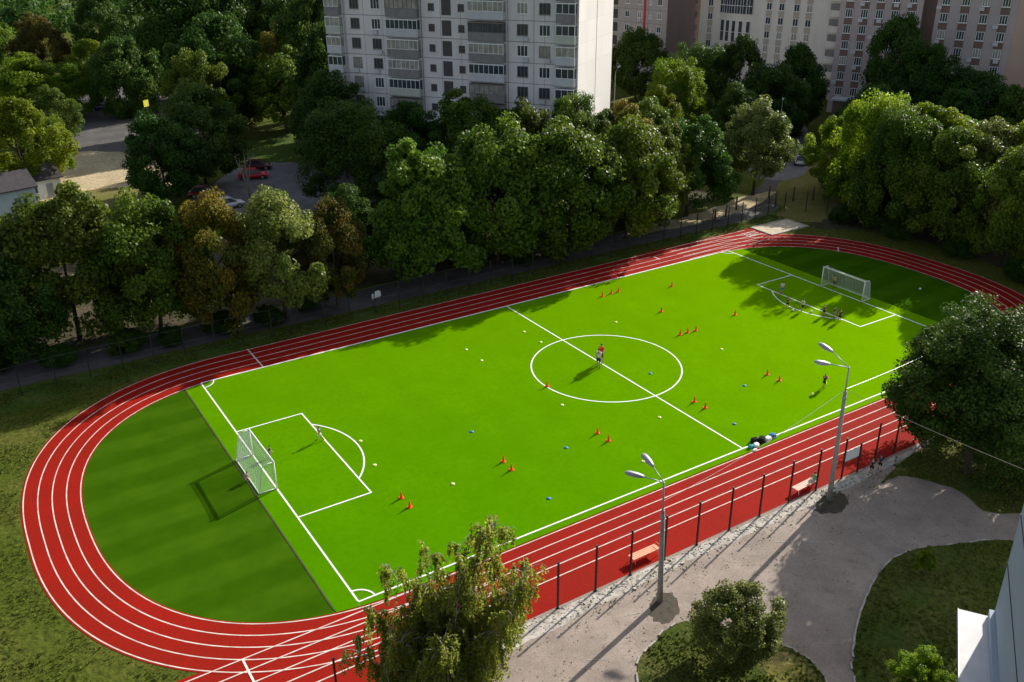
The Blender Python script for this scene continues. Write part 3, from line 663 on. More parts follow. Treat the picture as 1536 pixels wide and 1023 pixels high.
# ------------------------------------------------------------------ bags by the touchline
def bag(x, y, sx, sy, sz, rz, m, label, strap=True):
    t = empty('bag', (x, y, .034), rz, label, 'bag', 'bags left beside the near touchline')
    bm = bmesh.new(); bmesh.ops.create_cube(bm, size=1.0); bmesh.ops.subdivide_edges(bm, edges=bm.edges, cuts=3, use_grid_fill=True)
    for v in bm.verts:
        p = v.co; q = Vector((p.x*(1-.25*abs(p.y*2)**2*abs(p.x*2)**2), p.y, p.z)); k = 1-.22*max(0, p.z+.5)**2-.12*abs(p.x*2)**3
        v.co = Vector((q.x*sx, q.y*sy*(1-.2*max(0, p.z+.5)**2), (q.z+.5)*sz*.8*(1-.12*abs(p.x*2)**3)+rnd.uniform(-.02, .02)))
    me = bpy.data.meshes.new('sack'); bm.to_mesh(me); bm.free(); me.polygons.foreach_set("use_smooth", [True]*len(me.polygons))
    o = add_obj('sack', me, t); mats(o, m)
    if strap:
        mb = MB(); mb.tube([(-sx*.25,0,sz*.74),(-sx*.18,0,sz*.92),(0,.02,sz*.98),(sx*.18,0,sz*.92),(sx*.25,0,sz*.74)], .014, 6); mb.build('handle', 'c_black', t, True)
bag(.55,-15.95,.40,.28,.26,.3,'c_tealb','small teal bag at the left end of the bag pile')
bag(1.05,-16.0,.55,.42,.22,.7,'c_white','white bag lying beside the teal one',False)
bag(1.35,-15.55,.60,.40,.40,-.2,'c_black','black holdall at the back of the bag pile')
bag(1.85,-15.75,.65,.45,.44,.5,'c_black','larger black rucksack in the middle of the bag pile')
bag(2.35,-15.85,.60,.42,.26,.2,'c_white','white folded bag right of the black rucksack',False)
bag(2.95,-15.75,.55,.38,.30,-.3,'c_blue','blue bag at the right end of the bag pile')
bag(.55,-16.35,.42,.22,.08,.2,'c_white','crumpled white wrapper on the turf edge below the bags',False)

# ------------------------------------------------------------------ fences
def fence(name, pts, label, hs, top_wires=(1.0,), post_m='black', r=.045, wires=True, group=None):
    t = empty(name, (pts[0][0], pts[0][1], 0), 0, label, 'fence', group); x0, y0 = pts[0]
    for (x, y), h in zip(pts, hs):
        mb = MB(); mb.box(-r, r, -r, r, 0, h); mb.box(-r*1.25, r*1.25, -r*1.25, r*1.25, h, h+.04)
        mb.box(-r*2, r*2, -r*2, r*2, 0, .03)
        o = mb.build('post', post_m, t); o.location = (x-x0, y-y0, 0)
    if wires:
        mb = MB()
        for k in top_wires: mb.tube([(x-x0, y-y0+r+.004, h*k) for (x, y), h in zip(pts, hs)], .005, 4)
        mb.build('tension_wire', 'wire', t)
    return t
near = [(-33.3,-22.15),(-30.7,-22.15),(-28.2,-22.15),(-25.6,-22.15),(-23.0,-22.15),(-20.5,-22.15),(-17.9,-22.12),(-15.4,-22.12),(-12.85,-22.12),(-10.3,-22.12),(-7.6,-22.1),(-5.0,-22.1),(-2.3,-22.05),(.25,-22.05),(2.75,-22.05),(4.35,-22.05),(6.2,-22.0),(8.7,-21.75),(11.2,-21.6),(13.8,-21.4)]
hs = [3.1]*len(near); hs[15] = 2.2; hs[17] = 2.6
fence('mesh_fence', near, 'row of black fence posts along the near edge of the red track', hs, (.03,.985))
far = [(-48,21.0),(-45,21.3),(-42,21.55),(-39.4,21.75),(-36.8,21.8),(-34.2,21.75),(-31.7,21.75),(-29.1,21.7),(-26.5,21.7),(-24,21.65),(-21.4,21.6),(-18.8,21.7),(-16.3,21.6),(-13.8,21.6),(-11.2,21.6),(-8.6,21.6),(-6,21.6),(-3.4,21.6),(-.8,21.6),(1.8,21.6),(4.4,21.6),(7,21.6),(9.6,21.6),(12.2,21.6),(14.8,21.6),(17.4,21.6),(20,21.6),(22.6,21.6),(25.2,21.7),(27.8,21.8),(30.4,21.9),(33,22.0),(35.6,22.0),(38.2,22.3),(40.8,22.6),(43.4,22.9),(46,22.6),(48.4,21.2),(50,19.2)]
fence('mesh_fence', far, 'long dark mesh fence with thin posts behind the far track straight', [2.6]*len(far), (.03,.5,.985), 'greensteel', .04)
# fence sign
t = empty('fence_sign', (3.55,-22.02,0), 0, 'blank white sign board hung on the near fence', 'sign')
mb = MB(); mb.box(-.72,.72,-.012,.012,1.25,1.95); mb.build('board', 'white', t); mb = MB(); mb.box(-.78,.78,-.02,.02,1.2,1.245); mb.box(-.78,.78,-.02,.02,1.955,2.0); mb.build('frame', 'grey_metal', t)
t = empty('notice_board', (-9.8,24.3,0), .25, 'white notice board standing on the far path below the trees', 'sign')
mb = MB(); mb.box(-.55,.55,-.03,.03,.25,.75); mb.box(-.15,.4,-.03,.03,.75,.92); mb.build('board', 'white', t)
for x in (-.42,.42):
    mb = MB(); mb.box(x-.03,x+.03,.031,.09,0,.7); mb.build('leg', 'grey_metal', t)

# ------------------------------------------------------------------ benches
def bench(x, y, rz, m, label):
    t = empty('bench', (x, y, .0), rz, label, 'bench', 'benches beside the near fence')
    mb = MB()
    for k in range(4): mb.box(-1.0,1.0,-.26+k*.135,-.26+k*.135+.12,.42,.46)
    mb.build('seat', m, t, bevel=.006)
    for s_ in (-.85,.85):
        mb = MB(); mb.tube([(s_,-.24,.02),(s_,-.22,.41)], .02, 8); mb.tube([(s_,.24,.02),(s_,.22,.41)], .02, 8); mb.tube([(s_,-.22,.395),(s_,.22,.395)], .02, 8)
        mb.build('leg', 'c_white' if m == 'palewood' else 'pinkwood', t, True)
    mb = MB(); mb.tube([(1.02,-.2,.43),(1.05,-.2,.62),(1.05,.2,.62),(1.02,.2,.43)], .016, 8); mb.build('armrest', 'pinkwood', t, True)
bench(-13.75,-21.35,.0,'pinkwood','orange wooden bench behind the nearer lamp post'); bench(-.35,-21.6,.05,'palewood','pale wooden bench with the green shirted child')

# ------------------------------------------------------------------ lamp posts
def lamp(x, y, zp, ztop, label, heads, tilt=(0, 0), scale=1.0, pm='concrete', hs=1.3):
    t = empty('street_lamp', (x, y, 0), 0, label, 'street lamp', 'street lamps')
    tx, ty = tilt
    mb = MB(); mb.tube([(0,0,0),(tx*.3,ty*.3,zp*.4),(tx*.75,ty*.75,zp)], [.17*scale,.145*scale,.105*scale], 14); mb.build('pole', pm, t, True)
    mb = MB(); mb.tube([(tx*.75,ty*.75,zp-.4),(tx,ty,ztop)], .05*scale, 10); mb.tube([(tx*.75,ty*.75,zp-.5),(tx*.75,ty*.75,zp-.35)], .13*scale, 12); mb.build('mast', 'grey_metal', t, True)
    for ang, ln, rise in heads:
        dx, dy = math.cos(ang), math.sin(ang)
        a = MB(); a.tube([(tx,ty,ztop-.05),(tx+dx*ln*.5,ty+dy*ln*.5,ztop+rise*.5),(tx+dx*ln,ty+dy*ln,ztop+rise)], .028*scale, 8); arm = a.build('arm', 'grey_metal', t, True)
        h = MB(); Mx = Matrix.Translation((tx+dx*ln,ty+dy*ln,ztop+rise)) @ Matrix.Rotation(ang, 4, 'Z') @ Matrix.Rotation(-.22, 4, 'Y')
        prof = [(0,.05,.05),(.10,.10,.08),(.32,.15,.12),(.62,.15,.12),(.78,.10,.07),(.82,.03,.03)]
        i0 = len(h.v); n = 10
        for xx, wy, wz in prof:
            for j in range(n):
                q = 2*PI*j/n; h.v.append(tuple(Mx @ Vector((xx*hs, wy*math.cos(q)*hs, wz*math.sin(q)*hs*(1 if math.sin(q) > 0 else .5)))))
        for k in range(len(prof)-1):
            for j in range(n): A_ = i0+k*n+j; B_ = i0+k*n+(j+1) % n; h.f.append((A_, B_, B_+n, A_+n)); h.mi.append(0)
        h.f.append(tuple(i0+j for j in reversed(range(n)))); h.mi.append(0); h.f.append(tuple(i0+(len(prof)-1)*n+j for j in range(n))); h.mi.append(0)
        hd = h.build('lamp_head', 'grey_metal', t, True)
        g = MB(); g.ball((0,0,0), (.24*hs,.11*hs,.05*hs), 12, 6); go = g.build('lens', 'lampglass', hd, True); go.matrix_local = Mx @ Matrix.Translation((.46*hs,0,-.055*hs))
    return t
lamp(-15.45,-24.75,6.0,7.75,'nearer grey lamp post with two heads beside the near fence',[(math.radians(142),1.0,.25),(math.radians(84),1.0,.35)],(-.15,.2))
lamp(.05,-23.3,7.9,9.55,'farther grey lamp post with two heads, standing by the dark tree',[(math.radians(153),1.2,.25),(math.radians(96),1.2,.55)],(.0,.1))
lamp(-1.0,59.1,7.2,7.6,'thin pale lamp post in the gap behind the far trees',[(math.radians(200),.5,.15)],(0,0),.7)
lamp(69.0,45.2,7.0,7.6,'lamp post over the road beside the right hand tree group',[(math.radians(40),1.0,.5)],(0,0),.7,hs=1.3)
lamp(63.0,79.0,8.5,9.0,'lamp post in front of the brown wall between the tower blocks',[(math.radians(30),1.0,.5)],(0,0),.7,hs=1.4)
def cable(p, q, sag, label, r=.011):
    mb = MB(); p, q = Vector(p), Vector(q)
    mb.tube([p.lerp(q, k/24)+Vector((0,0,-sag*4*(k/24)*(1-k/24))) for k in range(25)], r, 5); o = mb.build('overhead_cable', 'wire'); tag(o, label, 'cable', 'overhead cables between lamp posts')
cable((-15.55,-24.6,6.6),(.05,-23.25,8.1),.35,'overhead cable running from the nearer to the farther lamp post')
cable((.05,-23.25,8.1),(17,-22.5,8.6),.3,'overhead cable running from the farther lamp post over the dark tree')
cable((.05,-23.35,8.0),(-10.87,-41.01,14.96),.15,'overhead cable running from the farther lamp post to the corner building')

# ------------------------------------------------------------------ trees
def crown_mesh(name, seed, n_clump, per, size, lobes=.22, flat=.75, spread=.19, inner=.5, low=-.75):
    """leaf clumps through a unit-radius (5 m) crown"""
    g = np.random.default_rng(seed); R = 5.0
    ph = g.uniform(0, 2*PI, 6)
    C, N, T, S = [], [], [], []
    k = 0
    while k < n_clump:
        d = g.normal(size=3); d /= np.linalg.norm(d)
        if d[2] < low: continue
        az = math.atan2(d[1], d[0])
        lob = 1 + lobes*(math.sin(2*az+ph[0])*.5+math.sin(3*az+ph[1])*.4+math.sin(5*az+ph[2]+3*d[2])*.4+math.sin(4*d[2]+ph[3])*.4)
        rr = R*lob*(inner+(1-inner)*g.random()**.45)*.86
        c = d*rr
        taper = 1 - .25*max(0, d[2]) ; c[:2] *= taper
        s0 = R*spread*g.uniform(.75, 1.35); m = int(per*g.uniform(.6, 1.3))
        off = g.normal(size=(m, 3)); ln = np.linalg.norm(off, axis=1, keepdims=True); off = off/ln*(g.random((m, 1))**.4)*s0*1.25; off[:, 2] *= flat
        tint = np.clip(g.normal(.45, .28)+g.normal(0, .16, m), 0, 1)
        C.append(c+off); N.append(off/s0*.6 + d*.35 + np.array([0,0,.35]) + g.normal(size=(m, 3))*.75); T.append(tint); S.append(size*g.uniform(.65, 1.3, m)); k += 1
    C = np.concatenate(C); hr = np.percentile(np.hypot(C[:, 0], C[:, 1]), 98.5); zt = np.percentile(np.abs(C[:, 2]), 99.3)
    C[:, :2] *= 5.0/hr; C[:, 2] *= 5.0/zt
    return quads_mesh(name, C, np.concatenate(N), np.concatenate(S), np.concatenate(T), 1.0, g)
def trunk_mesh(name, seed, limbs=6, r=.032):
    """unit height: reaches z=1 at the crown centre; limbs go on to 1.45"""
    g = random.Random(seed); mb = MB()
    bx, by = g.uniform(-.04, .04), g.uniform(-.04, .04)
    mb.tube([(0,0,-.02),(bx*.3,by*.3,.12),(bx,by,.45),(bx*.7,by*1.3,.8),(bx,by,1.25)], [r*1.5,r*1.1,r*.9,r*.65,r*.2], 9)
    for i in range(limbs):
        a = 2*PI*i/limbs+g.uniform(-.4, .4); z0 = g.uniform(.42, .9); ln = g.uniform(.25, .45)
        x, y = math.cos(a)*ln, math.sin(a)*ln
        mb.tube([(bx,by,z0),(bx+x*.45,by+y*.45,z0+.16),(bx+x,by+y,z0+g.uniform(.28, .5))], [r*.55,r*.38,r*.12], 6)
    return mb.mesh(name, True)
CR = {'a': [crown_mesh('crown', 100+i, 115, 310, .25, .22, .75, .145, .62) for i in range(5)],
      'f': [crown_mesh('crown', 200+i, 120, 310, .215, .25, .8, .135, .6, -.85) for i in range(4)],
      'b': [crown_mesh('crown', 300+i, 150, 240, .26, .20, .8, .14, .6, -.97) for i in range(3)],
      'near': [crown_mesh('crown', 400, 200, 330, .165, .30, .75, .115, .42, -.95)],
      'bush': [crown_mesh('crown', 500, 90, 230, .26, .40, .7, .15, .55, -.8)]}
TK = [trunk_mesh('trunk', 50+i) for i in range(4)]
for L in CR.values():
    for m in L: m.materials.append(MT['leaf_maple'])
for m in TK: m.materials.append(MT['bark'])
tcount = [0]
def tree(x, y, zc, r, rz, kind, leaf, label, name='deciduous_tree', cat='tree', group=None, bark='bark', ang=None):
    i = tcount[0]; tcount[0] += 1
    t = empty(name, (x, y, 0), rnd.uniform(0, 2*PI) if ang is None else ang, label, cat, group)
    c = add_obj('crown', CR[kind][i % len(CR[kind])], t); c.location = (0,0,zc); c.scale = (r/5.0*1.14, r/5.0*1.14*rnd.uniform(.93, 1.07), rz/5.0*1.03)
    c.material_slots[0].link = 'OBJECT'; c.material_slots[0].material = MT[leaf]
    k = add_obj('trunk', TK[i % len(TK)], t); k.scale = (zc*.85, zc*.85, zc); k.material_slots[0].link = 'OBJECT'; k.material_slots[0].material = MT[bark]
    return t
G1 = 'row of trees behind the far fence'
for a in [
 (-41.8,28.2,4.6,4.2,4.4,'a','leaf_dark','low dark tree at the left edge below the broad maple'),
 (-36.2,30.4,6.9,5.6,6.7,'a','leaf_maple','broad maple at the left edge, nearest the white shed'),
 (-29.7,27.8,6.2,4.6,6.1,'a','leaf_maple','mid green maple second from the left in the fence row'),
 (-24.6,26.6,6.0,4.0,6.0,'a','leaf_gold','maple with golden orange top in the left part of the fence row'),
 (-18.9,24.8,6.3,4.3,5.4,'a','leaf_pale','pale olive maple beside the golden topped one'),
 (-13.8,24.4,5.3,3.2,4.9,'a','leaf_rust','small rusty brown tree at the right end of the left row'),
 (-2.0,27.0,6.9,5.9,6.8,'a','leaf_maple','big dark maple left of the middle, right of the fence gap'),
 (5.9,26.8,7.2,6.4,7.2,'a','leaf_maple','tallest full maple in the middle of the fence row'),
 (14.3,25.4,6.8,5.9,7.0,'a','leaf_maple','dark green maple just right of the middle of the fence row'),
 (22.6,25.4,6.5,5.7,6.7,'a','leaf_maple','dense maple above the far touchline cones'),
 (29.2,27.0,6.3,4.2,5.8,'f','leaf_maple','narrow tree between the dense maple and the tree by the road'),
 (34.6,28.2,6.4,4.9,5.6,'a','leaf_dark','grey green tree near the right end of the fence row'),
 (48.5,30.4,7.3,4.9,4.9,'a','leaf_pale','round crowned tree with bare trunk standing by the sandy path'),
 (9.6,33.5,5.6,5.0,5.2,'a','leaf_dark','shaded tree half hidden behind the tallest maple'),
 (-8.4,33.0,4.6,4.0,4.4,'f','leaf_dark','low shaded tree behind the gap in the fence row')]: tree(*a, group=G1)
G2 = 'trees at the right end of the track'
for a in [
 (54.8,20.0,3.2,3.4,3.1,'f','leaf_maple','small green tree at the left foot of the right hand group'),
 (59.5,25.8,4.9,4.2,4.6,'f','leaf_bright','green tree closing the left side of the right hand group'),
 (53.2,15.6,7.5,5.5,6.9,'f','leaf_bright','bright yellow green tree at the left of the right hand group'),
 (57.0,11.0,6.9,5.8,6.4,'f','leaf_bright','largest bright green tree above the far goal'),
 (58.5,4.6,6.4,5.6,5.9,'f','leaf_pale','olive green tree right of the largest bright one'),
 (62.5,3.0,6.4,5.2,6.0,'f','leaf_bright','bright tree touching the right edge of the photograph'),
 (50.6,10.6,7.3,4.9,6.7,'f','leaf_maple','mid green tree overhanging the right bend above the goal'),
 (51.6,4.4,6.5,4.9,6.1,'f','leaf_maple','mid green tree beside the middle of the right bend'),
 (51.0,-3.8,6.2,4.8,5.8,'f','leaf_maple','mid green tree beside the lower part of the right bend'),
 (55.5,-3.6,6.2,5.0,5.8,'f','leaf_pale','olive tree at the right edge behind the bend'),
 (48.6,-12.0,5.2,4.6,4.9,'f','leaf_dark','dark tree at the right edge beside the track end'),
 (64.5,11.0,6.0,5.0,5.0,'f','leaf_bright','light green tree behind the largest bright one'),
 (68,21.5,5.0,4.0,4.0,'f','leaf_maple','darker tree behind the left of the right hand group'),
 (67,-4,6.4,5.4,5.6,'f','leaf_pale','pale tree behind the right edge group')]: tree(*a, group=G2)
G3 = 'trees in front of the apartment blocks'
for a in [
 (1.1,53.6,7.2,6.6,6.2,'f','leaf_dark','wide dark olive tree below the left end of the white block'),
 (9.4,53.6,7.6,5.0,5.0,'f','leaf_dark','dark tree under the balconies of the white block'),
 (16.6,51.0,8.2,5.4,5.2,'a','leaf_maple','tall dark tree in front of the middle of the white block'),
 (22.3,46.4,7.0,5.0,5.0,'a','leaf_maple','yellowish tree in front of the windows of the white block'),
 (28.8,44.6,8.6,3.9,4.4,'f','leaf_maple','loose tree in front of the sunlit end wall'),
 (33.2,44.2,6.4,3.6,4.0,'f','leaf_maple','bright small tree at the foot of the sunlit end wall'),
 (37.4,45.2,6.2,4.4,4.6,'f','leaf_gold','orange brown tree right of the sunlit end wall'),
 (43.2,46.6,6.2,4.2,4.4,'f','leaf_maple','green tree right of the orange brown one'),
 (57.6,57.4,8.2,5.2,5.4,'f','leaf_bright','light green tree standing alone before the brown wall'),
 (51.2,53.0,6.4,3.8,4.4,'f','leaf_bright','small light green tree left of the one before the brown wall'),
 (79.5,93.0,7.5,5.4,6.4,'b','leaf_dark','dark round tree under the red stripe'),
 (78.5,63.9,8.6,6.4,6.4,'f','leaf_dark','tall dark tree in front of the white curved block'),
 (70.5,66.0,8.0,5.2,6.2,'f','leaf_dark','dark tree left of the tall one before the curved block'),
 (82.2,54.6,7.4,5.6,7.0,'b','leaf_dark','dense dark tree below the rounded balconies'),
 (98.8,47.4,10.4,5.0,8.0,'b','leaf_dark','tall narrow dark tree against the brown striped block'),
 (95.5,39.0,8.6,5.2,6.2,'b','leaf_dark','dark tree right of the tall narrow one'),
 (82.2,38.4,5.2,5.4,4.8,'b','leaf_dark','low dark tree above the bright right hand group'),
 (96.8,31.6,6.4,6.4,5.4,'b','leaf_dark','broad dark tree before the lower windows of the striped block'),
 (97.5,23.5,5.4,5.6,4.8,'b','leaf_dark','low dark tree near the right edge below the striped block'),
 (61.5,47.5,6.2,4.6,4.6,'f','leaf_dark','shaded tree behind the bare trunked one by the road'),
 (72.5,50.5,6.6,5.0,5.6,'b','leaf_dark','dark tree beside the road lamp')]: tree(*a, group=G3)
G4 = 'trees around the car park and plaza'
for a in [
 (-17.6,141,5.0,4.6,4.6,'f','leaf_bright','small bright tree at the far side of the plaza'),
 (-25.6,118,4.6,4.4,4.4,'f','leaf_maple','green tree at the left side of the plaza'),
 (-33.6,87.5,6.4,6.2,6.0,'f','leaf_bright','bright rounded tree at the left edge above the shed'),
 (-29.6,92.5,5.0,3.2,4.2,'f','leaf_bright','smaller bright tree right of the one above the shed'),
 (-12.6,154.5,6.4,5.8,5.8,'f','leaf_bright','round yellow green tree behind the blue car'),
 (-25.5,146,6.0,7.6,5.2,'f','leaf_bright','wide low green tree at the left edge behind the plaza'),
 (-15.9,200,7.0,6.4,6.6,'b','leaf_rust','rust tinged round tree far back on the left'),
 (-27,215,8.0,7.6,7.6,'b','leaf_maple','brownish tree at the far left edge'),
 (-2.0,196,9.5,7.0,9.0,'b','leaf_dark','dark tree behind the round yellow green one'),
 (3.4,152,11.5,8.0,11.0,'b','leaf_dark','very tall dark tree left of centre at the top edge'),
 (12.5,146,12.0,7.5,11.5,'b','leaf_dark','very tall dark tree right of its twin at the top edge'),
 (-9.5,136,7.2,5.6,7.0,'b','leaf_dark','dark tree between plaza and the very tall trees'),
 (-12.3,75.6,7.0,6.2,6.6,'a','leaf_dark','dark maple left of the red car'),
 (-18.6,70.2,6.0,5.0,5.6,'a','leaf_dark','dark tree above the golden topped maple'),
 (-4.5,104,7.6,5.2,6.8,'a','leaf_maple','mid green tree behind the dark maple by the red car'),
 (1.8,112,10.0,7.6,9.0,'a','leaf_dark','big green tree below the very tall dark ones'),  # shadow of the white block put into darker leaves
 (10.0,104,7.4,5.8,6.4,'a','leaf_maple','big green tree left of the golden one'),
 (14.0,117,9.6,4.6,6.4,'f','leaf_gold','golden autumn tree near the top, left of the white block'),
 (1.5,110,6.6,4.8,5.6,'a','leaf_dark','dark tree behind the red car'),
 (14.8,94.5,9.6,5.4,9.0,'b','leaf_dark','dark tree against the left end of the white block'),
 (20.0,112,11.5,6.4,11.0,'b','leaf_dark','tall green tree rising left of the white block'),  # leaf colour darkened to carry the white block's shadow
 (8.5,80.0,6.8,5.4,6.2,'b','leaf_dark','shaded tree below the left balconies of the white block'),
 (6.5,69.5,5.6,5.0,5.0,'f','leaf_dark','shaded tree right of the thin lamp post'),
 (24,150,12,7.6,11.5,'b','leaf_dark','tall dark tree at the top edge touching the white block')]: tree(*a, group=G4)
t = tree(10.2,-26.2,6.7,5.3,5.2,'near','leaf_dark','big shade-darkened maple overhanging the near track at the right edge')  # dark leaf colour carries the shade on the side facing the camera
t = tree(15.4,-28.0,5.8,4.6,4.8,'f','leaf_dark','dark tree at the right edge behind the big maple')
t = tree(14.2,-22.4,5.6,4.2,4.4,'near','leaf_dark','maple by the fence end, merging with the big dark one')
t = tree(20.8,-26.0,6.8,3.8,4.6,'f','leaf_dark','added tree, mostly out of view, shading the near lawn and path')  # tree added mostly outside the frame to cast shade on lawn and path
t = tree(-15.2,-30.1,2.25,2.05,2.0,'a','leaf_pale','leafy maple bush on the small lawn below the lamp','bush','bush')
t = tree(-1.5,-31.3,1.1,.62,.9,'bush','leaf_bright','slender green sapling on the shaded lawn','sapling','sapling')
t = tree(-9.3,-36.4,1.3,1.3,1.3,'bush','leaf_bright','bright bush at the bottom edge of the shaded lawn','bush','bush')
t = tree(-11.3,-38.0,1.1,1.2,1.2,'bush','leaf_maple','low bush beside the bright one at the bottom edge','bush','bush')
t = tree(7.6,-33.4,.9,.9,.9,'bush','leaf_dark','dark bush at the far corner of the blue grey building','bush','bush')
# hedge-like undergrowth behind the far fence and by the right bend
for i, (x, y, r) in enumerate([(-44,29,2.6),(-33,25.4,1.6),(-25,25.0,1.6),(-11.5,31,2.0),(2.5,31.5,2.4),(18.5,30.5,2.4),(26,31,2.2),(-38.5,25.6,1.5),(-29.5,24.9,1.2),(-20.6,24.6,1.3),(-16.2,26.2,1.6),(8.2,25.2,1.4),(12.2,24.9,1.2)]):
    tree(x, y, r*.62, r, r*.62, 'b', 'leaf_dark', ['dark shrub at the left edge behind the fence','dark shrub under the second maple','dark shrub under the golden topped maple','dark shrub in the gap of the fence row','dark shrub below the tallest maple','dark shrub below the maple right of the middle','dark shrub below the dense maple','dark shrub between the shrub at the left edge and the second maple','small dark shrub by the fence left of the golden topped maple','small dark shrub by the fence under the pale olive maple','dark shrub under the rusty brown tree','small dark shrub by the fence below the tallest maple','smallest dark shrub by the fence right of the middle'][i], 'shrub', 'shrub', 'shrubs behind the far fence')
for i, (x, y, r) in enumerate([(48.6,15.4,1.7),(49.0,8.2,1.6),(49.2,.4,1.7),(47.6,-7.6,1.6),(45.6,-14.6,1.8)]):
    tree(x, y, r*.7, r, r*.7, 'b', 'leaf_dark', ['dark shrub by the sand pit','dark shrub at the right bend above the goal','dark shrub at the middle of the right bend','dark shrub at the lower right bend','dark shrub where the right bend leaves the picture'][i], 'shrub', 'shrub', 'shrubs by the right bend')

def weeping_birch(x, y, label):
    g = np.random.default_rng(77); t = empty('weeping_birch', (x, y, 0), 0, label, 'tree')
    tk = MB(); strands = []; twigs = tk
    stems = [((2.2,-.7),11.1,.12),((-2.0,1.3),9.0,.10),((1.2,.6),9.4,.10),((3.3,-1.6),8.6,.08),((.2,-1.2),8.8,.09),((-3.5,1.6),7.2,.07),((-3.0,-.3),7.0,.07),((.4,1.8),8.4,.08),((3.9,-.4),7.6,.07),((1.8,-2.8),7.4,.08),((-1.4,-2.4),7.2,.07),((-.6,.3),9.0,.10),((-4.2,.4),6.0,.06),((2.9,1.2),8.0,.07)]
    for (sx, sy), hh, r0 in stems:
        P = []
        for k in range(9):
            q = k/8; P.append((sx*q**1.3+.12*math.sin(5*q+sx), sy*q**1.3+.1*math.cos(4*q+sy), hh*q))
        tk.tube(P, [max(.012, r0*(1-q/8)**.9*1.1) for q in range(9)], 7)
        for b in range(34):
            q = g.uniform(.16, .99); k = min(7, int(q*8)); f_ = q*8-k; p = Vector(P[k]).lerp(Vector(P[k+1]), f_)
            a = g.uniform(0, 2*PI); ln = g.uniform(.5, 1.7)*(1.15-q*.65)
            e = p + Vector((math.cos(a)*ln, math.sin(a)*ln, g.uniform(.15, .55))); m_ = p.lerp(e, .5)+Vector((0,0,.12))
            twigs.tube([p, m_, e, e+Vector((math.cos(a)*.18, math.sin(a)*.18, -.18))], [.02,.013,.008,.005], 4, False)
            for s_ in range(g.integers(5, 10)):
                st = p.lerp(e, g.uniform(.3, 1.0))+Vector((g.normal()*.1, g.normal()*.1, 0)); L_ = g.uniform(.5, 2.2)*(.55+.9*(1-q))
                dx, dy = math.cos(a)*g.uniform(.0, .35)+g.normal()*.08, math.sin(a)*g.uniform(.0, .35)+g.normal()*.08
                strands.append((st, Vector((dx, dy, 0)), L_, np.clip(g.normal(.45, .3), 0, 1)))
    C, N, S, T = [], [], [], []
    sm = tk
    for st, dv, L_, tn in strands:
        n = int(L_*32)
        for i in range(n):
            u = (i+g.random())/n; p = st + dv*(u**.6) + Vector((g.normal()*.045, g.normal()*.045, -L_*u))
            if p.z < .8: break
            C.append(p); N.append((g.normal(), g.normal(), g.normal()*.5)); S.append(g.uniform(.07, .145)); T.append(np.clip(tn+g.normal()*.2, 0, 1))
        sm.tube([st, st+dv*.6+Vector((0,0,-L_*.4)), st+dv+Vector((0,0,-L_*.9))], .005, 3, False)
    me = quads_mesh('hanging_foliage', np.array([tuple(c) for c in C]), np.array(N), np.array(S), np.array(T), 1.35, g); o = add_obj('hanging_foliage', me, t); mats(o, 'leaf_birch')
    tk.build('trunk', 'birchbark', t, True)
weeping_birch(-29.1,-25.6,'large weeping birch with hanging strands in front of the near fence')
# bare white-stemmed tree by the car park
def bare_tree(x, y, label):
    t = empty('bare_tree', (x, y, 0), 0, label, 'tree'); g = random.Random(5); mb = MB(); tw = mb
    for a, l, h in ((0,.0,6.2),(2.2,1.6,5.4),(4.0,1.8,5.0),(5.2,1.2,5.6)):
        P = [(math.cos(a)*l*q**1.5, math.sin(a)*l*q**1.5, h*q) for q in (0,.25,.5,.75,1)]; mb.tube(P, [.14,.10,.075,.05,.02], 7)
        for k in range(8):
            q = g.uniform(.45, 1); p = Vector((math.cos(a)*l*q**1.5, math.sin(a)*l*q**1.5, h*q)); b = g.uniform(0, 2*PI); e = p+Vector((math.cos(b)*.8, math.sin(b)*.8, g.uniform(.3, .8))); tw.tube([p, p.lerp(e, .5)+Vector((0,0,.1)), e], [.03,.02,.008], 5)
    mb.build('trunk', 'birchbark', t, True)
bare_tree(-8.5,68.0,'bare pale stemmed tree beside the red car')
# distant wood beyond the last single trees
def wood():
    g = np.random.default_rng(9); C, N, S, T = [], [], [], []
    for i in range(150):
        x, y = g.uniform(-120, 120), g.uniform(235, 420)
        r, h = g.uniform(5, 8), g.uniform(10, 17)
        for j in range(36):
            d = g.normal(size=3); d /= np.linalg.norm(d); d[2] = abs(d[2])*1.1-.2
            c = np.array([x, y, h*.55])+d*np.array([r, r, h*.45])*g.uniform(.75, 1); m = 22; off = g.normal(size=(m, 3))*1.0
            C.append(c+off); N.append(off+d+np.array([0,0,.4])); S.append(g.uniform(.7, 1.4, m)); T.append(np.clip(g.normal(.4, .3)+g.normal(0, .15, m), 0, 1))
    me = quads_mesh('distant_wood', np.concatenate(C), np.concatenate(N), np.concatenate(S), np.concatenate(T), 1.0, g)
    o = add_obj('distant_wood', me); mats(o, 'leaf_dark'); tag(o, 'far dark wood at the top left corner', 'wood', kind='stuff')
wood()

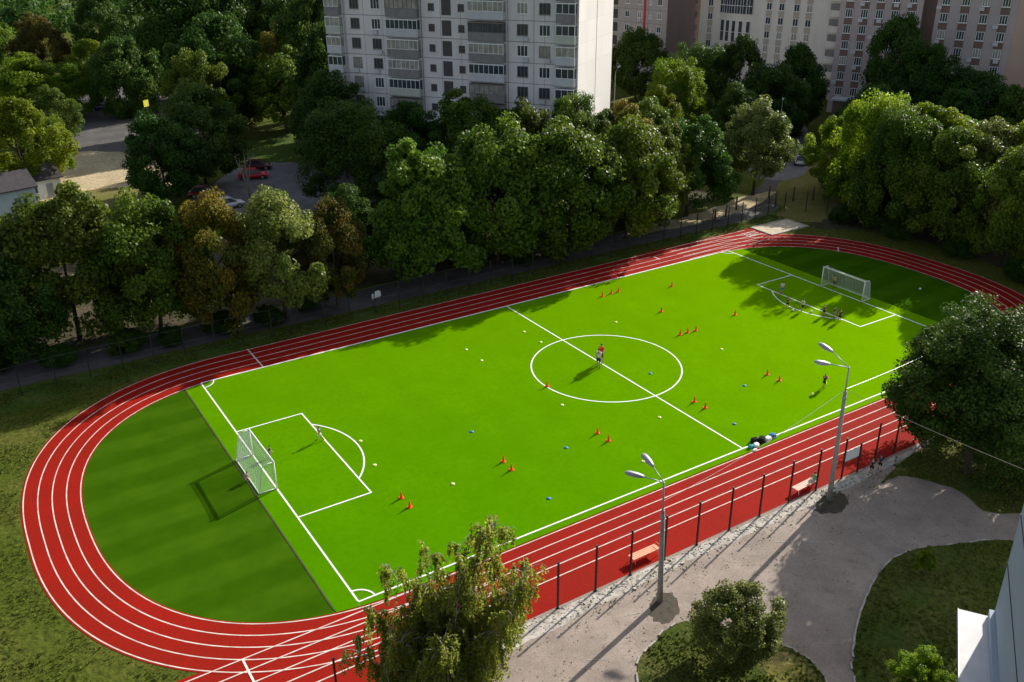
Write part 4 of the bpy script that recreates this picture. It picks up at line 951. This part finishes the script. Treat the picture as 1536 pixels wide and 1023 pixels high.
# ------------------------------------------------------------------ small things beyond the far fence
for i, (x, y, h, l) in enumerate([(41.6,26.6,1.7,'short brown post left of the trunk by the sandy path'),(47.0,25.0,2.0,'tallest brown post right of the trunk by the sandy path'),(49.2,28.2,1.6,'short brown post near the road bend'),(50.8,25.4,1.8,'thick brown post above the sand pit'),(53.2,24.2,1.8,'leaning brown post above the sand pit'),(38.4,25.2,1.4,'short brown post under the grey green tree'),(36.0,24.6,1.5,'second short brown post under the grey green tree')]):
    mb = MB(); mb.tube([(0,0,0),(.02*(i % 3),.03,h*.5),(.05*(i % 3),.02,h)], [.13,.12,.10], 8); mb.ball((.05*(i % 3),.02,h), .10, 8, 5); o = mb.build('wooden_post', 'brownwood', None, True); o.location = (x, y, 0); tag(o, l, 'post', 'brown posts at the far corner')
t = empty('yellow_sign', (-7.6,130.7,0), .55, 'square yellow sign on a thin pole by the plaza', 'sign')
MT['signyellow'] = plain('yellow sign', (0.75,0.72,0.05), 0.5, 0, 0.05)
mb = MB(); mb.tube([(0,.06,0),(0,.06,3.6)], .05, 8); mb.build('pole', 'grey_metal', t); mb = MB(); mb.box(-.6,.6,-.03,.008,2.5,3.7); mb.build('panel', 'signyellow', t)

def car(x, y, rz, colour, label, wagon=False):
    key = 'car_'+str(colour)
    if key not in MT: MT[key] = plain('car paint', colour, .25, 0, .04, 1, .6)
    t = empty('parked_car', (x, y, 0), rz, label, 'car', 'parked cars')
    st = [(-2.1,.38,.62,.70),(-2.0,.30,.86,.80),(-1.3,.22,.95,.86),(-.4,.20,.96,.88),(.75,.20,.95,.88),(1.6,.24,.86,.84),(2.05,.30,.72,.76),(2.15,.36,.56,.66)]
    mb = MB(); n = 12
    for xx, zb, zt, hw in st:
        for j in range(n):
            q = 2*PI*(j+.5)/n; cy, cz = math.cos(q), math.sin(q); k = 1/max(abs(cy), abs(cz))**.75
            mb.v.append((xx, hw*cy*min(k, 1.12)*.95, (zb+zt)/2+(zt-zb)/2*max(-1, min(1, cz*k))))
    for k in range(len(st)-1):
        for j in range(n): A_ = k*n+j; B_ = k*n+(j+1) % n; mb.f.append((A_, A_+n, B_+n, B_)); mb.mi.append(0)
    mb.f.append(tuple(range(n))); mb.mi.append(0); mb.f.append(tuple(reversed(range((len(st)-1)*n, len(st)*n)))); mb.mi.append(0)
    body = mb.build('body', key, t, True)
    xb = -1.95 if wagon else -1.55
    low = [(xb-.15,.72),(1.15,.72)]; hi = [(xb+.45,.60),(.35,.60)]
    mb = MB(); zl, zh = .93, 1.44
    L = [(low[0][0],-.74,zl),(low[1][0],-.74,zl),(low[1][0],.74,zl),(low[0][0],.74,zl)]; Hh = [(hi[0][0],-.58,zh),(hi[1][0],-.58,zh),(hi[1][0],.58,zh),(hi[0][0],.58,zh)]
    for j in range(4): k = (j+1) % 4; mb.poly([L[j], L[k], Hh[k], Hh[j]])
    mb.build('window', 'glass', t)
    mb = MB(); mb.box(hi[0][0]-.02,hi[1][0]+.04,-.60,.60,zh-.005,zh+.04)
    for sx, a, b in ((0,L[0],Hh[0]),(1,L[1],Hh[1]),(2,L[2],Hh[2]),(3,L[3],Hh[3])): mb.tube([a, b], .045, 5)
    for s_ in (-1, 1): mb.tube([(-.1,s_*.745,zl),(-.25,s_*.59,zh)], .04, 5)
    mb.build('roof', key, t, bevel=.015)
    for wx in (-1.32, 1.32):
        for s_ in (-1, 1):
            mb = MB(); mb.tube([(wx,s_*.68,.31),(wx,s_*.87,.31)], .31, 16); w_ = mb.build('wheel', 'black', t)
            mb = MB(); mb.tube([(wx,s_*.865,.31),(wx,s_*.885,.31)], .19, 12); mb.build('rim', 'grey_metal', w_)
    for s_ in (-1, 1):
        mb = MB(); mb.ball((2.08,s_*.56,.64), (.09,.16,.08), 8, 6); mb.build('headlight', 'lampglass', t, True)
        mb = MB(); mb.ball((-2.06,s_*.62,.72), (.06,.12,.09), 8, 6); mb.build('tail_light', 'c_red', t, True)
car(-4.9,77.2,-.35,(.62,.02,.04),'bright red hatchback parked facing right'); car(-2.6,82.2,-.45,(.12,.02,.02),'dark maroon car parked behind the red one')
car(-13.8,160.6-14,.3,(.03,.035,.16),'dark blue car parked under the round yellow green tree'); car(-9.2,141.5,.2,(.03,.03,.035),'black car on the plaza right of the blue one')
car(67.2,38.9,.75,(.75,.76,.78),'white car on the road beside the right hand tree group',True); car(71.2,42.6,.75,(.10,.14,.35),'blue car behind the white one on the road')
car(-12.6,64.2,.1,(.68,.68,.70),'silver white car roof showing above the golden topped maple'); car(-13.5,71.5,-.4,(.25,.02,.025),'dark red car in shade left of the bare tree')

def shed(x, y, rz, lx, ly, h, rise, wall, label):
    t = empty('shed', (x, y, 0), rz, label, 'shed', 'small sheds at the left edge')
    mb = MB(); mb.box(-lx/2,lx/2,-ly/2,ly/2,0,h)
    for s_ in (-1, 1): mb.poly([(-lx/2, s_*0-ly/2, h),(-lx/2, ly/2, h),(-lx/2,0,h+rise)] if s_ < 0 else [(lx/2,-ly/2,h),(lx/2,ly/2,h),(lx/2,0,h+rise)])
    mb.build('wall', wall, t)
    mb = MB(); e = .35; k = rise/(ly/2)
    for s_ in (-1, 1):
        a = [(-lx/2-e,s_*(ly/2+e),h-k*e),(lx/2+e,s_*(ly/2+e),h-k*e),(lx/2+e,0,h+rise),(-lx/2-e,0,h+rise)]
        mb.poly(a); mb.poly([(p[0],p[1],p[2]+.12) for p in a]); mb.poly([a[0],a[1],(a[1][0],a[1][1],a[1][2]+.12),(a[0][0],a[0][1],a[0][2]+.12)])
        for i, j in ((0,3),(1,2)): mb.poly([a[i],a[j],(a[j][0],a[j][1],a[j][2]+.12),(a[i][0],a[i][1],a[i][2]+.12)])
    mb.build('roof', 'plywood', t)
    mb = MB(); mb.box(lx*.1,lx*.1+.9,-ly/2-.03,-ly/2+.01,0,2.0); mb.build('door', 'grey_metal', t)
    mb = MB(); mb.box(-lx*.35,-lx*.35+1.1,-ly/2-.03,-ly/2+.01,1.0,2.0); mb.build('window', 'glass', t)
MT['bluewall'] = plain('pale blue render', (0.50,0.56,0.62), .9, 0, .1, 1); MT['whitewall'] = plain('white render', (0.66,0.64,0.60), .9, 0, .1, 1)
shed(-37.4,79.5,.25,7,5,3.2,1.6,'bluewall','pale blue shed with dark gabled roof at the left edge'); shed(-32.6,84.5,.25,5,4,2.8,1.4,'whitewall','small white gabled shed behind the pale blue one')

# ------------------------------------------------------------------ apartment buildings
def panelwall(name, c, stain=.12, jx=3.2, jz=2.8, joint=.55):
    """concrete panel wall: object-space joints in x and z with light weathering"""
    m, n, l, b = base_mat(name)
    tc = n.new("ShaderNodeTexCoord"); br = n.new("ShaderNodeTexBrick"); mp = n.new("ShaderNodeMapping")
    sx = n.new("ShaderNodeSeparateXYZ"); cb = n.new("ShaderNodeCombineXYZ"); l.new(tc.outputs["Object"], sx.inputs[0]); ad = n.new("ShaderNodeMath"); ad.operation = 'ADD'
    l.new(sx.outputs["X"], ad.inputs[0]); l.new(sx.outputs["Y"], ad.inputs[1]); l.new(ad.outputs[0], cb.inputs["X"]); l.new(sx.outputs["Z"], cb.inputs["Y"])
    br.offset = 0; br.inputs["Scale"].default_value = 1; br.inputs["Brick Width"].default_value = jx; br.inputs["Row Height"].default_value = jz; br.inputs["Mortar Size"].default_value = .05; br.inputs["Mortar Smooth"].default_value = .2
    br.inputs["Color1"].default_value = (*c, 1); br.inputs["Color2"].default_value = (*sc(c, .93), 1); br.inputs["Mortar"].default_value = (*sc(c, joint), 1)
    l.new(cb.outputs[0], mp.inputs[0]); mp.inputs["Location"].default_value = (0, -1.8, 0); l.new(mp.outputs[0], br.inputs["Vector"])
    t = n.new("ShaderNodeTexNoise"); t.inputs["Scale"].default_value = .35; t.inputs["Detail"].default_value = 8; t.inputs["Roughness"].default_value = .65; m2 = n.new("ShaderNodeMapping"); m2.inputs["Scale"].default_value = (1,1,.35); l.new(tc.outputs["Object"], m2.inputs[0]); l.new(m2.outputs[0], t.inputs["Vector"])
    r = ramp(n, [(.3, (1-stain,)*3), (.7, (1,)*3)]); l.new(t.outputs["Fac"], r.inputs[0])
    mx = n.new("ShaderNodeMix"); mx.data_type = 'RGBA'; mx.blend_type = 'MULTIPLY'; mx.inputs[0].default_value = 1; l.new(br.outputs["Color"], mx.inputs[6]); l.new(r.outputs[0], mx.inputs[7])
    l.new(mx.outputs[2], b.inputs["Base Color"]); b.inputs["Roughness"].default_value = .9; b.inputs["Specular IOR Level"].default_value = .2
    return m
MT['w_panel'] = panelwall('pale concrete panels', (0.82,0.76,0.75), .2); MT['w_end'] = panelwall('white end wall', (0.86,0.83,0.80), .08, 7.2, 2.8, .88)
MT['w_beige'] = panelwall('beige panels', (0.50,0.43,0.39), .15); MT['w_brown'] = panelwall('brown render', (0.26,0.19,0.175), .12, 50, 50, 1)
MT['w_white'] = panelwall('off white render', (0.72,0.67,0.61), .12, 50, 50, 1); MT['w_pink'] = panelwall('pinkish grey pilasters', (0.50,0.42,0.41), .15, 50, 2.8, .9)
MT['w_band'] = panelwall('brown band', (0.21,0.14,0.12), .15, 50, 50, 1); MT['w_peach'] = panelwall('peach end wall', (0.55,0.38,0.31), .12, 50, 50, 1); MT['w_spandrel'] = panelwall('beige spandrel', (0.46,0.40,0.33), .1, 50, 50, 1)
MT['par_grey'] = plain('grey parapet', (0.24,0.225,0.22), .8, 0, .15, 1); MT['par_white'] = plain('white parapet', (0.54,0.54,0.56), .7, 0, .1, 1); MT['par_cream'] = plain('greenish cream parapet', (0.50,0.52,0.44), .7, 0, .1, 1)
MT['redstripe'] = plain('red painted stripe', (0.55,0.03,0.06), .6, 0, .1, 1); MT['greenglass'] = plain('green glass', (0.08,0.19,0.16), .15, 0, .2, 1); MT['bluewall2'] = panelwall('blue grey render', (0.36,0.42,0.50), .10, 50, 50, 1); MT['whitebar'] = plain('window frame white', (0.80,0.80,0.78), .5, 0, .08); MT['brownbar'] = plain('old wood frame', (0.20,0.17,0.15), .6, 0, .2)

WC = {}
def win_meshes(w, h, n_mull, d=.05):
    k = (w, h, n_mull)
    if k not in WC:
        f = MB(); e = .08
        f.box(-w/2,-w/2+e,-d,.02,0,h); f.box(w/2-e,w/2,-d,.02,0,h); f.box(-w/2+e,w/2-e,-d,.02,0,e); f.box(-w/2+e,w/2-e,-d,.02,h-e,h)
        for i in range(n_mull): x = -w/2+w*(i+1)/(n_mull+1); f.box(x-.035,x+.035,-d,.02,e,h-e)
        f.box(-w/2-.06,w/2+.06,-d-.09,-d-.002,-.05,.0)
        p = MB(); p.poly([(-w/2+e,-.012,e),(w/2-e,-.012,e),(w/2-e,-.012,h-e),(-w/2+e,-.012,h-e)])
        WC[k] = (f.mesh('window_frame'), p.mesh('pane'))
        WC[k][0].materials.append(MT['whitebar']); WC[k][1].materials.append(MT['glass'])
    return WC[k]
def window(par, x, y, z, w, h, mull=2, frame='whitebar', pane='glass'):
    a, b = win_meshes(w, h, mull)
    f = add_obj('window', a, par); f.location = (x, y, z); f.material_slots[0].link = 'OBJECT'; f.material_slots[0].material = MT[frame]
    p = add_obj('pane', b, f); p.material_slots[0].link = 'OBJECT'; p.material_slots[0].material = MT[pane]
    return f
br = random.Random(3)
def ac(par, x, y, z):
    mb = MB(); mb.box(x-.4,x+.4,y-.34,y-.004,z,z+.55); mb.tube([(x-.12,y-.345,z+.27),(x-.12,y-.355,z+.27)], .21, 12); mb.build('air_conditioner', 'par_white', par)
def balcony(par, x0, x1, z, pm, fm, dep=.9, style=0):
    """glazed balcony: slab, parapet, glazing with mullions"""
    b = MB(); b.box(x0,x1,-dep,-.004,z-.12,z); o = b.build('balcony', 'par_grey', par)
    p = MB(); p.box(x0+.02,x1-.02,-dep+.02,-dep+.10,z,z+1.05); p.box(x0+.02,x0+.10,-dep+.10,-.004,z,z+1.05); p.box(x1-.10,x1-.02,-dep+.10,-.004,z,z+1.05); p.build('parapet', pm, o)
    g = MB(); g.poly([(x0+.05,-dep+.06,z+1.05),(x1-.05,-dep+.06,z+1.05),(x1-.05,-dep+.06,z+2.35),(x0+.05,-dep+.06,z+2.35)]); g.poly([(x1-.06,-dep+.06,z+1.05),(x1-.06,-.004,z+1.05),(x1-.06,-.004,z+2.35),(x1-.06,-dep+.06,z+2.35)]); g.poly([(x0+.06,-dep+.06,z+1.05),(x0+.06,-.004,z+1.05),(x0+.06,-.004,z+2.35),(x0+.06,-dep+.06,z+2.35)])
    g.build('glazing', br.choice(['glass','glasslight']), o)  # pale choice stands in for lighter reflections as well as curtains
    m = MB(); n = max(3, int((x1-x0)/.75))
    for i in range(n+1):
        xx = x0+.05+(x1-x0-.1)*i/n; m.box(xx-.03,xx+.03,-dep+.0,-dep+.055,z+1.05,z+2.35)
    m.box(x0,x1,-dep-.01,-dep+.055,z+1.05,z+1.12); m.box(x0,x1,-dep-.01,-dep+.055,z+2.30,z+2.38); m.box(x0,x1,-dep,-.004,z+2.385,z+2.45); m.build('mullions', fm, o)
    if br.random() < .8:
        c = MB()
        for i in range(n):
            if br.random() < .45: xx = x0+.08+(x1-x0-.1)*i/n; c.box(xx,xx+(x1-x0)/n-.08,-dep+.075,-dep+.085,z+1.12,z+2.28)
        if c.v: c.build('curtain', 'glasslight', o)
    return o
def block(name, B_, th, label, group='apartment blocks at the back'):
    return empty(name, (B_[0], B_[1], 0), math.radians(th+180), label, 'building', group)
# white panel block
b1 = block('apartment_block', (11.13,83.66), 124, 'white panel apartment block with sunlit end wall and glazed balconies')
HB = 27.4; mb = MB(); mb.box(0,39.98,0,14.9,0,HB); mb.build('wall', 'w_panel', b1)
mb = MB(); mb.box(39.984,40.12,-.02,7.35,0,HB); mb.box(39.984,40.12,7.65,14.92,0,HB); mb.box(39.984,40.05,7.35,7.65,0,HB); o = mb.build('end_wall', 'w_end', b1)
mb = MB(); mb.box(-.2,40.2,-.2,15.1,HB+.004,HB+.5); mb.build('roof', 'par_grey', b1)
for k in range(9):
    z = 1.8+2.8*k
    for x, w in ((4.9,1.55),(8.5,1.55),(31.9,1.65),(35.2,1.65)):
        window(b1, x, -.004, z+.85, w, 1.5, 2, br.choice(['whitebar','whitebar','brownbar']), br.choice(['glass','glass','glasslight']))
        if br.random() < .28: ac(b1, x+br.choice([-.2,.5]), -.02, z+.15)
    for x in (17.75, 22.5): window(b1, x, -.004, z+.95, .95, .95, 0, 'plywood', 'plywood')
    mb = MB(); mb.box(19.4,20.9,-.03,-.004,z+.35,z+2.45); mb.build('stair_window', 'plywood', b1)
    for x0, x1 in ((.15,2.7),(10.6,15.85),(23.9,29.4),(37.1,39.9)):
        balcony(b1, x0, x1, z+.05, br.choice(['par_grey','par_grey','par_white','par_cream']), br.choice(['whitebar','brownbar','whitebar']))
    mb = MB(); mb.box(.0,39.98,-.012,-.003,z-.05,z+.02); mb.build('panel_joint', 'par_grey', b1)
mb = MB()
for x in (3.0,10.45,16.1,23.7,29.7,33.6,36.9): mb.box(x-.04,x+.04,-.016,-.004,0,HB)
mb.build('vertical_joints', 'par_grey', b1)
# beige tower with red stripe
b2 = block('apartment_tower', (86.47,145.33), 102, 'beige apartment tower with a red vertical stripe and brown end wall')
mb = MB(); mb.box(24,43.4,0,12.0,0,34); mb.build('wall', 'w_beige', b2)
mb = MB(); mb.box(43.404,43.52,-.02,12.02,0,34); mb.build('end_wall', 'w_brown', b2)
for k in range(9):
    f = window(b2, 43.525, 10.4, 2.6+2.8*k, 1.3, 1.4, 1, 'par_grey', 'glass'); f.rotation_euler = (0, 0, PI/2)
mb = MB(); mb.box(37.1,37.75,-.03,-.004,7.5,34); mb.build('stripe', 'redstripe', b2)
for k in range(-3, 7):
    z = 8.4+2.8*k
    for x in (32.6,36.0,38.9,41.4): window(b2, x, -.004, z, 1.2 if x != 38.9 else .7, 1.3 if x != 38.9 else .8, 1, 'whitebar', br.choice(['glass','glass','glasslight']))
    mb = MB(); mb.box(28.4,29.9,-.03,-.004,z-.4,z+1.5); mb.build('loggia', 'plywood', b2)
    if k % 2 == 0: ac(b2, 36.0, -.02, z-.75)
# white block with curved bay and round balconies
b4 = block('curved_block', (100.33,130.19), 102, 'off white block with tall strip windows and rounded balconies')
mb = MB(); mb.box(27.0,32.0,0,14,0,32); mb.box(42.2,62.0,0,14,0,32); mb.build('wall', 'w_white', b4)
bay = MB(); pts = [(32.0+10.2*i/12, -1.5*math.sin(PI*i/12)) for i in range(13)]
for i in range(12):
    (xa, ya), (xb_, yb) = pts[i], pts[i+1]; bay.poly([(xa,ya,0),(xb_,yb,0),(xb_,yb,32),(xa,ya,32)])
bay.build('curved_bay', 'w_white', b4)
def bay_y(x): return -1.5*math.sin(PI*(x-32.0)/10.2)
for i in range(5):
    x = 33.0+1.62*i+.4; mb = MB(); y = min(bay_y(x-.4), bay_y(x+.4))
    mb.box(x-.36,x+.36,y-.06,y+.05,9.6,13.9); s_ = mb.build('strip_window', 'glass', b4); mb = MB()
    for z in (9.58,11.6,13.9): mb.box(x-.42,x+.42,y-.10,y-.062,z,z+.08)
    mb.build('transom', 'whitebar', s_)
for i in range(6):
    x = 33.2+1.35*i; mb = MB(); y = min(bay_y(x-.6), bay_y(x+.6)); mb.box(x-.6,x+.6,y-.06,y+.05,15.4,18.6); s_ = mb.build('upper_window', 'glass', b4); mb = MB(); mb.box(x-.64,x-.58,y-.11,y-.062,15.4,18.6); mb.box(x-.03,x+.03,y-.11,y-.062,15.4,18.6); mb.box(x-.58,x+.6,y-.11,y-.062,16.9,17.0); mb.build('transom', 'whitebar', s_)
mb = MB(); mb.box(32.4,36.6,-1.9,-1.3,3.0,8.2); mb.build('entrance_glazing', 'greenglass', b4)
for k in range(-2, 5):
    z = 5.2+2.8*k
    if z < .8: continue
    for x in (29.6,43.9,46.8,50.2,53.0): window(b4, x, -.034, z, 1.25, 1.45, 1, 'whitebar', br.choice(['glass','glass','glasslight']))
for x in (29.6,43.9,46.8,50.2,53.0):
    mb = MB(); mb.box(x-.68,x+.68,-.03,-.004,0,32); mb.build('spandrel_band', 'w_spandrel', b4)
for k in range(8):
    z = 1.5+2.9*k; mb = MB(); n = 12; xs = [57.2+4.6*i/n for i in range(n+1)]; ys = [-1.7*math.sin(PI*(.08+.84*i/n))+.3 for i in range(n+1)]
    for i in range(n):
        a, b_, c_, d_ = (xs[i],ys[i]), (xs[i+1],ys[i+1]), (xs[i+1],0), (xs[i],0)
        mb.poly([(*a,z),(*b_,z),(*b_,z+1.25),(*a,z+1.25)]); mb.poly([(*a,z+.01),(*b_,z+.01),(*c_,z+.01),(*d_,z+.01)]); mb.poly([(*a,z+1.25),(*b_,z+1.25),(b_[0],b_[1]+.12,z+1.25),(a[0],a[1]+.12,z+1.25)])
    bo = mb.build('round_balcony', 'w_white', b4); mb = MB(); mb.box(57.5,59.6,-.03,-.004,z+.1,z+2.4); mb.build('balcony_door', 'par_grey', bo); mb = MB(); mb.box(59.9,61.5,-.03,-.004,z+.8,z+2.4); mb.build('balcony_window', 'glass', bo)
# striped grey brown block
b5 = block('striped_block', (93.57,78.85), 116, 'grey brown block with pinkish pilasters and brown window bands')
mb = MB(); mb.box(17.5,31.6,1.2,15,0,31); mb.box(34.0,72,0,15,0,31); mb.build('wall', 'w_pink', b5)
mb = MB(); mb.box(31.6,34.0,2.6,12,0,31); mb.build('recess', 'w_band', b5)
mb = MB(); mb.box(46.6,71.9,-.05,-.004,0,31); mb.build('end_panel', 'w_peach', b5)
for xs_, y0 in (((19.2,21.9,24.5,27.1,29.9), 1.2), ((35.4,38.5,41.6,44.7), 0)):
    for x in xs_:
        mb = MB(); mb.box(x-.72,x+.72,y0-.02,y0-.004,1.5,31); mb.build('window_band', 'w_band', b5)
        for k in range(8):
            z = 3.3+2.78*k
            window(b5, x, y0-.024, z, 1.3, 1.5, 2, 'whitebar', br.choice(['glass','glass','glass','glasslight']))
            if br.random() < .45: ac(b5, x+br.choice([-.5,.1,-1.0]), y0-.03, z-.7)
mb = MB(); mb.box(19.0,27.0,-3.4,-.0,3.0,3.3); mb.build('porch_roof', 'par_white', b5); mb = MB(); mb.box(19.4,26.6,-3.0,-2.8,0,2.99); mb.build('porch_wall', 'w_band', b5)
# near blue-grey building at the right edge
b0 = empty('corner_building', (-5.19,-37.18,0), math.radians(34+180), 'blue grey building wall with a low pale canopy at the lower right corner', 'building')
# local: x runs towards the camera, outward face is -y ... body at +y
mb = MB(); mb.box(0,26,0,12,0,36); mb.build('wall', 'bluewall2', b0)
mb = MB(); mb.box(0.05,12,-1.55,-.004,2.95,3.2); mb.build('canopy', 'par_white', b0)
mb = MB(); mb.box(.05,12,-1.58,-1.552,2.9,3.24); mb.build('canopy_edge', 'grey_metal', b0)
mb = MB(); mb.box(.0,26,-.03,-.003,6.42,6.48); mb.box(.0,26,-.03,-.003,9.2,9.26); mb.build('joint', 'black', b0)
mb = MB(); mb.box(.02,26,-.25,-.004,3.25,3.6); mb.build('ledge', 'bluewall2', b0)
